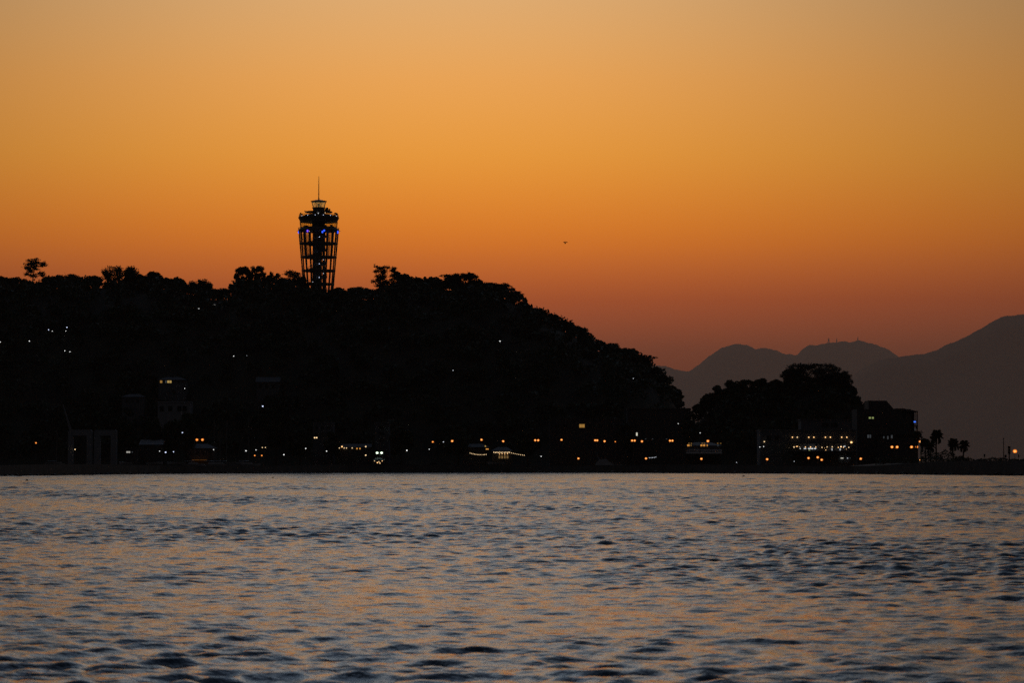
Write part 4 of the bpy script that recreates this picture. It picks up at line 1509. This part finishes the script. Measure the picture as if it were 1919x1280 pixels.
for a in ((811, 828.4, 'left of three amber lamps in the dark middle of the harbour', G_AMBER, .3),
          (847.4, 826.8, 'right and brightest of three amber lamps in the dark middle of the harbour', G_SODIUM, .38),
          (902.4, 824.4, 'amber lamp above the string of white bulbs', G_SODIUM, .36),
          (943, 827.2, 'amber lamp above the glowing harbour restaurant', G_SODIUM, .36),
          (1052.2, 824.6, 'single amber lamp under the left end of the long hall', G_SODIUM, .34),
          (1133, 827.2, 'single amber lamp right of the pair under the long hall', G_SODIUM, .36),
          (1203, 827.4, 'single amber lamp under the slim bright window', G_SODIUM, .36),
          (1326.6, 826.8, 'amber lamp above the cafe with orange windows', G_SODIUM, .42)):
    street_lamp(a[0], a[1], a[2], a[3], 1054, a[4] * .86)
street_lamp(831, 828.4, 'middle and faintest of three lamps in the dark middle of the harbour', G_DIMW, 1054, .2)
street_lamp(1153, 828, 'faint small lamp between the two lamp pairs of the hall', G_AMBER, 1054, .17)
twin_lamp(1003, 1008.6, 825.4, 'twin amber lamp left of the long hall')
twin_lamp(1115.4, 1119.2, 825.5, 'twin amber lamp under the amber window of the long hall')
twin_lamp(1184.6, 1189.4, 826, 'twin amber lamp just left of the slim bright window')
twin_lamp(1255.6, 1260.2, 826.2, 'twin amber lamp left of the cafe with orange windows')
twin_lamp(1671.6, 1681.2, 838, 'twin amber globe lamp, left of two before the hotel', Y=995, r=.36)
twin_lamp(1708.2, 1718, 838, 'twin amber globe lamp at the right corner of the hotel', Y=995, r=.36)
twin_lamp(369, 379.4, 824.4, 'twin amber lamp behind the boat masts', G_AMBER, r=.36)
twin_lamp(589.6, 593.4, 820.6, 'twin yellow lamp on a lit post before the apartment block', G_WARM, r=.28)
for a in ((1084, 859.6, 'low amber lamp left of the motor cruiser', 1046), (1210.6, 859.6, 'low amber lamp beside the short string of bulbs', 1046),
          (1314.4, 860.2, 'low amber lamp below the cafe railing', 990), (1437.6, 861, 'low amber lamp left below the lit restaurant', 975),
          (1515.2, 858.8, 'low reddish lamp, left of three below the lit restaurant', 960), (1532.4, 857.4, 'low reddish lamp, highest of three below the lit restaurant', 960),
          (1539.8, 862, 'low amber lamp, right of three below the lit restaurant', 960), (1613, 860, 'low reddish lamp below the gap between restaurant and hotel', 945),
          (1724, 862.2, 'low amber lamp below the right corner of the hotel', 900)):
    street_lamp(a[0], a[1], a[2], G_SODIUM, a[3], .30)
street_lamp(1724.6, 828, 'amber lamp on the pole right of the hotel', G_SODIUM, 985, .36)
street_lamp(1902, 846, 'amber globe lamp alone at the far right of the bank', G_AMBER, 800, .42, 3.0)
street_lamp(67.4, 830.4, 'small amber lamp left of the white gantry', G_AMBER, 1050, .22)
street_lamp(492.4, 761.6, 'white lamp on the tallest post at the yacht yard', G_BLUEW, 1060, .26, arm=-1.5, group=GW, name='flood_mast')
for a in ((341.8, 811, 'white lamp standing highest left of the twin amber lamp', G_BLUEW, .24), (299, 845.8, 'left of three white lamps under the pale shed roof', G_WHITE, .18),
          (310.4, 848, 'middle bluish and brightest of three lamps by the pale shed roof', G_BLUEW, .32), (325.2, 847, 'right of three white lamps by the pale shed roof', G_BLUEW, .22),
          (400.6, 843, 'white lamp right of the twin amber lamp among masts', G_WHITE, .23), (461, 845.2, 'white lamp between boat masts and the tallest post', G_WHITE, .26),
          (479.8, 843.6, 'white lamp just left of the tallest post', G_WHITE, .2), (573, 840.8, 'white lamp on a pale post left of the twin yellow lamp', G_WHITE, .23),
          (612, 845.8, 'white lamp right of the twin yellow lamp', G_WHITE, .23), (532, 852.4, 'low white lamp between tallest post and twin yellow lamp', G_WHITE, .26),
          (762.4, 844.4, 'white lamp right of the greenish floodlights', G_WHITE, .28), (804.4, 842.2, 'small white lamp below the left of three amber lamps', G_WHITE, .17),
          (1014, 855.6, 'white lamp right of the sloping string of bulbs', G_WHITE, .2), (1312, 811.6, 'small white lamp above the cafe with orange windows', G_WHITE, .16),
          (1380.4, 867, 'tiny dim lamp low on the quay before the knoll', G_DIMW, .16), (1271, 794.2, 'tiny white lamp at the right end of the office block', G_WHITE, .15),
          (1424, 838, 'left of two small white lamps beside the restaurant', G_WHITE, .17), (1431, 837.2, 'right of two small white lamps beside the restaurant', G_WHITE, .17),
          (1488.4, 865, 'tiny dim lamp on the quay below the restaurant', G_DIMW, .15)):
    street_lamp(a[0], a[1], a[2], a[3], 1050 if a[0] < 1250 else 1000, a[4] * .85, group=GW)
twin_lamp(491.6, 497.4, 839, 'twin small lamp right beside the tallest post', G_WARM, 1050, .17, group=GW)
twin_lamp(477.4, 490.6, 854, 'low twin orange lamp at the foot of the tallest post', G_AMBER, 1046, .2)
for py in (837.2, 853.4):
    street_lamp(685.4, py, 'upper yellow lamp on the glowing post left of the floodlights' if py < 840 else 'lower yellow lamp on the glowing post left of the floodlights', G_WARM, 1050 if py < 840 else 1048, .26, group=GW)
# two greenish floodlights over a stall
fl = thing('floodlight_mast', 'pair of bright greenish floodlights on one mast over a stall', 'floodlight', (XY(711, 1046), 1046, QUAY_Z))
mb = MB().tube((0, 0, 0), (0, 0, ZY(848, 1046) - QUAY_Z), .09, .07, 6)
a, b = P(706.8, 849, 1046), P(715.2, 849, 1046)
mb.tube((a.x - fl.location.x, 0, a.z - QUAY_Z + .3), (b.x - fl.location.x, 0, b.z - QUAY_Z + .3), .06, .06, 5)
part('mast', mb, M_STEEL, fl)
for p in (a, b):
    part('floodlight_head', MB().ball((p.x - fl.location.x, -.2, p.z - QUAY_Z), .42, 10, 8, .85), G_FLOOD, fl)
stall = thing('market_stall', 'small stall glowing warm under the greenish floodlights', 'stall', (XY(710, 1047), 1047, QUAY_Z))
part('canopy', MB().add([(-2.2, -1, 2.6), (2.2, -1, 2.6), (2.2, 1.4, 2.6), (-2.2, 1.4, 2.6), (0, .2, 3.5)], [(3, 2, 1, 0), (0, 1, 4), (1, 2, 4), (2, 3, 4), (3, 0, 4)]), M_WHITE, stall)
part('counter', MB().box(-2, 2, -.9, -.3, 0, 1.0), M_GREYWALL, stall)
for x in (-2, 2):
    for y in (-.9, 1.2):
        part('post', MB().box(x - .05, x + .05, y - .05, y + .05, 0, 2.6), M_STEEL, stall)
for x, z, m, r in ((-1.5, 2.2, G_WARM, .14), (-.5, 1.6, G_AMBER, .2), (.1, 1.9, G_WARM, .2), (.4, 1.4, G_SODIUM, .14), (1.2, 2.2, G_AMBER, .14)):
    part('lamp', MB().ball((x, -.6, z), r, 8, 6), m, stall)
# small lamps among the trees of the slope
for a in ((0.8, 641, 'tiny lamp at the left picture edge on the dark slope', G_WHITE, .2), (55, 639.2, 'tiny lamp alone on the left slope below the pine', G_WHITE, .26),
          (91, 618, 'tiny bluish lamp, left of a pair high on the left slope', G_BLUEW, .24), (98, 620.6, 'tiny lamp, right of a pair high on the left slope', G_WHITE, .18),
          (125.4, 613.4, 'tiny bluish lamp, upper of two stacked on the left slope', G_BLUEW, .28), (123.4, 620.4, 'tiny lamp, lower of two stacked on the left slope', G_WHITE, .18),
          (121.4, 657.6, 'tiny lamp, left of the lower pair on the left slope', G_WHITE, .22), (131, 659.4, 'tiny lamp, right of the lower pair on the left slope', G_WHITE, .22),
          (372.6, 578.4, 'tiny lamp below the left end of the hilltop cafe', G_WHITE, .18), (438, 667.4, 'tiny lamp in the middle of the slope below the twin crowns', G_WHITE, .22),
          (462.6, 666.6, 'very dim tiny lamp in the middle of the slope below the twin crowns', G_DIMW, .13), (346, 728.2, 'tiny lamp just right below the hillside inn', G_WHITE, .2),
          (937, 639.4, 'single bright tiny lamp on the dark slope right of the tower', G_WHITE, .28), (849, 694.2, 'tiny dim lamp low on the slope right of the tower', G_DIMW, .22),
          (1187, 709.4, 'tiny slanting dim lamp among trees at the right end of the hill', G_DIMW, .2)):
    # find the depth at which the slope shows this pixel, then stand the lamp in front of the leaves
    best = 1095.0
    for Yq in np.arange(1093, 1199, 1.0):
        p = P(a[0], a[1], Yq)
        if float(hill_h(p.x, Yq)) + 2 > p.z:
            best = float(Yq)
            break
        best = float(Yq)
    Yl = best - 8
    p = P(a[0], a[1], Yl)
    g = min(float(hill_h(p.x, Yl)), p.z - 1.5)
    street_lamp(a[0], a[1], a[2], a[3], Yl, a[4] * .78, g, GH, name='path_lamp')

# ------------------------------------------------------------------ gantry, crane, poles, signs
GY = 1036.0
gs = GY / FPX


def gantry(px0, px1, w0, w1, ytop, label, beam_x0):
    cx = XY((px0 + px1) / 2, GY)
    t = thing('boat_lift_gantry', label, 'gantry', (cx, GY, QUAY_Z), 'white boat lift gantries')
    zt = ZY(ytop, GY) - QUAY_Z
    bt = 11 * gs
    xa0, xa1 = XY(px0, GY) - cx, XY(px0 + w0, GY) - cx
    xb0, xb1 = XY(px1 - w1, GY) - cx, XY(px1, GY) - cx
    c = .5
    for x0_, x1_ in ((xa0, xa1), (xb0, xb1)):
        part('leg', MB().box(x0_, x1_, 0, 1.6, -.2, zt - bt), M_WHITE, t)
    part('beam', MB().prism([(xa0, zt - bt + .003), (xb1, zt - bt + .003), (xb1, zt - c), (xb1 - c, zt), (xa0 + c, zt), (xa0, zt - c)], 0, 1.6), M_WHITE, t)
    part('hoist', MB().box((xa1 + xb0) / 2 - .8, (xa1 + xb0) / 2 + .8, .3, 1.3, zt - bt - 1.0, zt - bt - .003), M_DARKSTEEL, t)
    return t


gantry(127, 172, 9.5, 10, 805.6, 'pale boat lift gantry, left of two white arches', 0)
gantry(176, 218.5, 11.5, 11.5, 806, 'pale boat lift gantry, right of two white arches', 0)
lt = street_lamp(140.6, 842.6, 'yellow box lamp hanging inside the left white arch', G_WARM, 1035, .22, group=GW)
cr = thing('jib_crane', 'thin leaning crane jib rising above the left white arch', 'crane', (XY(133, 1042), 1042, QUAY_Z))
a, b = P(132, 806, 1042), P(118, 758, 1042)
part('mast', MB().tube((0, 0, 0), (0, 0, a.z - QUAY_Z), .25, .2, 8), M_STEEL, cr)
jb = MB()
pa, pb = Vector((a.x - cr.location.x, 0, a.z - QUAY_Z)), Vector((b.x - cr.location.x, 0, b.z - QUAY_Z))
for dx in (-.25, .25):
    jb.tube(pa + Vector((dx, 0, 0)), pb, .16, .12, 4)
for k in range(7):
    f = k / 7
    m_ = .25 * (1 - f)
    q = pa.lerp(pb, f); q2 = pa.lerp(pb, f + .1)
    jb.tube(q + Vector((-m_, 0, 0)), q2 + Vector((m_ * .9, 0, 0)), .03, .03, 3)
part('jib', jb, M_WHITE, cr)

# poles and signs on the right bank
up = thing('utility_pole', 'utility pole with a short crossarm right of the hotel', 'pole', (XY(1726.6, 988), 988, QUAY_Z))
h = ZY(806.4, 988) - QUAY_Z
part('pole', MB().tube((0, 0, 0), (0, 0, h), .16, .12, 7), M_DARKSTEEL, up)
part('crossarm', MB().box(-.1, .75, -.08, .08, h - .85, h - .68).box(.5, .62, -.06, .06, h - .68, h - .45), M_DARKSTEEL, up)
up = thing('lamp_post', 'tall thin unlit post at the right bank', 'pole', (XY(1881, 790), 790, 3.0))
h = ZY(822.4, 790) - 3.0
part('pole', MB().tube((0, 0, 0), (0, 0, h), .13, .09, 7), M_DARKSTEEL, up)
part('cap', MB().box(-.14, .14, -.14, .14, h - .02, h + .14).tube((0, 0, h - .1), (.22, 0, h - .04), .05, .05, 5), M_DARKSTEEL, up)
up = thing('traffic_signal', 'stout dark signal post with a boxy head on the right bank', 'traffic light', (XY(1891.4, 785), 785, 3.0))
h = ZY(836.6, 785) - 3.0
part('pole', MB().tube((0, 0, 0), (0, 0, h * .6), .17, .15, 7), M_DARKSTEEL, up)
hd = MB()
for k in range(3):
    z = h * .55 + k * h * .15
    hd.box(-.30, .30, -.25, .25, z + .03, z + h * .15)
    hd.tube((0, -.25, z + h * .08), (0, -.42, z + h * .08), .2, .22, 8)
part('signal_head', hd, M_DARKSTEEL, up)
for px, y0, w, lab, yy in ((1845, 851.4, .20, 'short post with a small plate left on the bank', 800), (1884.4, 852.6, .26, 'short sign post beside the tall thin post', 786),
                           (1909, 852, .16, 'short sign post right of the far amber globe lamp', 798)):
    up = thing('sign_post', lab, 'sign', (XY(px, yy), yy, 3.0), 'short sign posts on the right bank')
    h = ZY(y0, yy) - 3.0
    part('pole', MB().tube((0, 0, 0), (0, 0, h), .05, .05, 6), M_DARKSTEEL, up)
    part('plate', MB().box(-w, w, -.08, -.05, h - .75, h), M_DARKSTEEL, up)
up = thing('flag_pole', 'thin dark pole in the gap between hill and knoll', 'pole', (XY(1278.4, 1100), 1100, QUAY_Z))
h = ZY(765.5, 1100) - QUAY_Z
part('pole', MB().tube((0, 0, 0), (0, 0, h), .14, .09, 6), M_DARKSTEEL, up)
part('finial', MB().ball((0, 0, h + .1), .16, 8, 6), M_DARKSTEEL, up)

# ------------------------------------------------------------------ boats, cars, buoys, bird


def hull_mesh(L, B, H, sheer=.25):
    mb = MB()
    n = 9
    vs = []
    for i in range(n):
        t = i / (n - 1)
        w = B * .5 * (1 - max(0, (t - .45) / .55) ** 2.2) * (.82 + .18 * min(1, t * 4))
        z = H + sheer * (t - .35) ** 2 * 2
        x = -L / 2 + L * t
        k = max(.02, w)
        vs += [(x, -k, z), (x * .97, -k * .72, H * .35), (x * .93, 0, 0), (x * .97, k * .72, H * .35), (x, k, z)]
    fs = []
    for i in range(n - 1):
        for j in range(4):
            fs.append((5 * i + j, 5 * i + j + 1, 5 * i + 6 + j, 5 * i + 5 + j))
        fs.append((5 * i, 5 * i + 5, 5 * i + 9, 5 * i + 4))
    fs.append((0, 4, 3, 2, 1))
    return mb.add(vs, fs)


def yacht(px, ymast, label, Y=1030, L=8.0):
    t = thing('sailing_yacht', label, 'yacht', (XY(px, Y), Y, QUAY_Z), 'sailing yachts in the yard')
    h = ZY(ymast, Y) - QUAY_Z
    part('hull', hull_mesh(L, 2.4, 1.1), M_GEL, t)
    part('cabin', MB().prism([(-1.6, 1.12), (1.8, 1.14), (1.2, 1.65), (-1.5, 1.62)], -.8, .8), M_GEL, t)
    part('mast', MB().tube((.4, 0, 1.1), (.4, 0, h), .09, .06, 6), M_ALU, t)
    part('boom', MB().tube((.4, 0, 2.2), (-3.0, 0, 2.1), .06, .05, 5), M_ALU, t)
    rg_ = MB()
    rg_.tube((.4, 0, h), (L / 2 - .2, 0, 1.4), .012, .012, 3).tube((.4, 0, h), (-L / 2 + .2, 0, 1.3), .012, .012, 3)
    part('rigging', rg_, M_ALU, t)
    part('cradle', MB().box(-1.5, -1.3, -.8, .8, -.3, .45).box(1.2, 1.4, -.8, .8, -.3, .45), M_DARKSTEEL, t)


yacht(362, 815, 'sailing yacht, leftmost of the faint masts before the pavilion')
yacht(399, 788, 'sailing yacht with a tall mast beside the white lamp', 1032)
yacht(410, 806, 'small sailing yacht, third of the faint masts', 1026, 6.5)
yacht(422.5, 787, 'sailing yacht with a tall mast right of the white lamp', 1034)
yacht(464, 780, 'sailing yacht with the tallest mast left of the tallest post', 1032, 9)
yacht(104, 806, 'small sailing yacht left of the white arches', 1028, 6.5)


def dinghy(px, Y, L, label, rot):
    t = thing('dinghy', label, 'dinghy', (XY(px, Y), Y, QUAY_Z + .9), 'dinghies on the quay', rot)
    L *= 1.25
    tl = MB()
    for x in (-L * .3, L * .25):
        for y in (-.5, .5):
            tl.tube((x, y, -.9), (x, y, .25), .06, .06, 4)
    tl.box(-L * .45, L * .4, -.56, -.46, -.35, -.25).box(-L * .45, L * .4, .46, .56, -.35, -.25)
    part('stand', tl, M_DARKSTEEL, t)
    part('hull', hull_mesh(L, 1.7, .75), M_GEL, t)
    part('thwart', MB().box(-.25, .05, -.7, .7, .70, .76), M_BARK, t)
    part('outboard', MB().box(-L / 2 - .35, -L / 2 - .02, -.16, .16, .55, 1.15).box(-L / 2 - .25, -L / 2 - .12, -.05, .05, .1, .55), M_DARKSTEEL, t)


dinghy(100, 1005, 4.6, 'small pale dinghy on the quay left of the white arches', .3)
dinghy(236, 1012, 4.6, 'small pale dinghy right of the white arches', 2.6)
dinghy(290, 1015, 4.6, 'small pale dinghy below the three white lamps', .4)
dinghy(330, 1016, 5.2, 'small pale dinghy below the pavilion', 2.9)
dinghy(438, 1020, 5.2, 'small pale dinghy below the tallest mast', .2)
dinghy(930, 1040, 5.0, 'small pale boat before the glowing harbour restaurant', 3.0)

# motor cruiser behind the wall
cz = 1044.0
cs_ = cz / FPX
mc = thing('motor_cruiser', 'pale motor cruiser with raked cabin moored before the long hall', 'motor boat', (XY(1133, cz), cz, .6))
part('hull', hull_mesh(12.5, 3.6, 1.9, .5), M_GEL, mc)
part('cabin', MB().prism([(-3.2, 2.0), (3.6, 2.05), (1.6, 3.3), (-2.6, 3.3)], -1.3, 1.3), M_GEL, mc)
part('windscreen', MB().prism([(1.75, 3.26), (3.45, 2.2), (3.62, 2.2), (1.9, 3.3)], -1.2, 1.2), M_GLASSD, mc)
part('flybridge', MB().prism([(-2.2, 3.304), (1.4, 3.304), (.8, 4.2), (-2.0, 4.1)], -1.1, 1.1), M_GEL, mc)
part('radar_arch', MB().tube((-1.9, -1, 4.1), (-2.5, -1, 5.2), .08, .08, 5).tube((-1.9, 1, 4.1), (-2.5, 1, 5.2), .08, .08, 5).tube((-2.5, -1, 5.2), (-2.5, 1, 5.2), .08, .08, 5).tube((-2.5, 0, 5.2), (-2.5, 0, 6.6), .03, .02, 4), M_GEL, mc)
rl = MB()
for k in range(8):
    x = 2.6 + k * .45
    rl.tube((x, -1.4 + k * .17, 2.2 + k * .03), (x + .15, -1.4 + k * .17, 2.9 + k * .03), .02, .02, 4)
    if k:
        rl.tube((x - .30, -1.57 + k * .17, 2.87 + k * .03), (x + .15, -1.4 + k * .17, 2.9 + k * .03), .025, .025, 4)
part('bow_rail', rl, M_ALU, mc)


def car(px, label, Y=1040, rot=0.0):
    t = thing('parked_car', label, 'car', (XY(px, Y), Y, QUAY_Z), 'cars parked on the quay', rot)
    part('body', MB().prism([(-2.1, .32), (2.1, .32), (2.15, .6), (2.0, .85), (1.1, .95), (-1.9, 1.0), (-2.15, .75)], -.85, .85), M_CARP, t)
    part('cabin', MB().prism([(-1.8, 1.0), (1.05, .955), (.35, 1.48), (-.2, 1.52), (-1.2, 1.46)], -.75, .75), M_GLASSD, t)
    part('roof', MB().prism([(-1.25, 1.463), (-.2, 1.523), (.4, 1.483), (.3, 1.53), (-.2, 1.57), (-1.2, 1.51)], -.74, .74), M_CARP, t)
    for x in (-1.35, 1.35):
        for y in (-.86, .86):
            w_ = MB().tube((x, y - .1, .32), (x, y + .1, .32), .32, .32, 12)
            part('wheel', w_, M_RUBBER, t)


car(692, 'dark parked car below the glowing post', 1040, .15)
car(722, 'dark parked car just right of the glowing stall', 1041, 3.0)
car(748, 'dark parked car below the white lamp right of the floodlights', 1040, .1)
car(810, 'dark parked car below the left of three amber lamps', 1041, 3.1)
car(840, 'dark parked car below the brightest amber lamp', 1040, .2)
car(612, 'dark parked car below the twin yellow lamp', 1040, 2.95)

for px, py, lab in ((50.6, 900.2, 'small dark buoy floating at the far left'), (511.6, 895, 'tiny dark buoy floating below the tallest post'), (1393.4, 893, 'small dark buoy floating right of the middle')):
    Yb = CAM_H * FPX / (py + 1.2 - 872)
    s = Yb / FPX
    t = thing('buoy', lab, 'buoy', (XY(px, Yb), Yb, 0), 'buoys on the sea')
    r = 2.5 * s if px != 511.6 else 1.7 * s
    part('float', MB().ball((0, 0, r * .35), r, 12, 8, .85), M_BUOY, t)
    part('ring', MB().lathe([(r * .2, r * 1.15), (r * .28, r * 1.2), (r * .2, r * 1.35)], 8), M_DARKSTEEL, t)

# gull gliding over the slope
YBIRD = 420.0
p = P(1059.4, 455, YBIRD)
bs = YBIRD / FPX
bird = thing('flying_bird', 'lone bird gliding with wings spread in the orange sky', 'bird', p)
bird.rotation_euler = (R(-32), R(4), R(12))
sk = bpy.data.meshes.new('body')
mbb = MB()
mbb.lathe([(.01, -.24), (.045, -.17), (.075, -.05), (.07, .06), (.04, .15), (.045, .2), (.03, .25), (.008, .30)], 8)
mbb.v = [(x, z, y - .03) for x, y, z in mbb.v]
w = 4.4 * bs
for sgn in (-1, 1):
    st_ = [(.05, .11, -.11, .0), (w * .45, .10, -.11, .115), (w * .75, .05, -.11, .10), (w, -.10, -.14, .05)]
    vs = []
    for x, y0, y1, z in st_:
        vs += [(sgn * x, y0, z), (sgn * x, y1, z), (sgn * x, (y0 + y1) / 2, z + .025)]
    fs = []
    for i in range(3):
        a_ = 3 * i
        fs += [(a_, a_ + 3, a_ + 5, a_ + 2), (a_ + 2, a_ + 5, a_ + 4, a_ + 1), (a_ + 1, a_ + 4, a_ + 3, a_)]
    fs += [(0, 2, 1), (9, 10, 11)]
    mbb.add(vs, fs)
mbb.add([(-.02, -.22, -.02), (.02, -.22, -.02), (.09, -.38, -.02), (-.09, -.38, -.02), (0, -.3, .01)], [(0, 1, 2, 3), (0, 4, 1), (1, 4, 2), (2, 4, 3), (3, 4, 0)])
part('body', mbb, M_BIRD, bird)

# ------------------------------------------------------------------ evening haze
mh = bpy.data.materials.new('evening_haze')
mh.use_nodes = True
tn = mh.node_tree
tn.nodes.remove(tn.nodes['Principled BSDF'])
pv = tn.nodes.new('ShaderNodeVolumePrincipled')
pv.inputs['Color'].default_value = (1.0, .75, .60, 1)
pv.inputs['Density'].default_value = HAZE_DENSITY
pv.inputs['Anisotropy'].default_value = 0.35
tn.links.new(pv.outputs[0], tn.nodes['Material Output'].inputs['Volume'])
hz = link('haze', MB().box(-24000, 24000, -500, 86000, -2.2, 3400).mesh('haze', mh))
hz['kind'] = 'stuff'
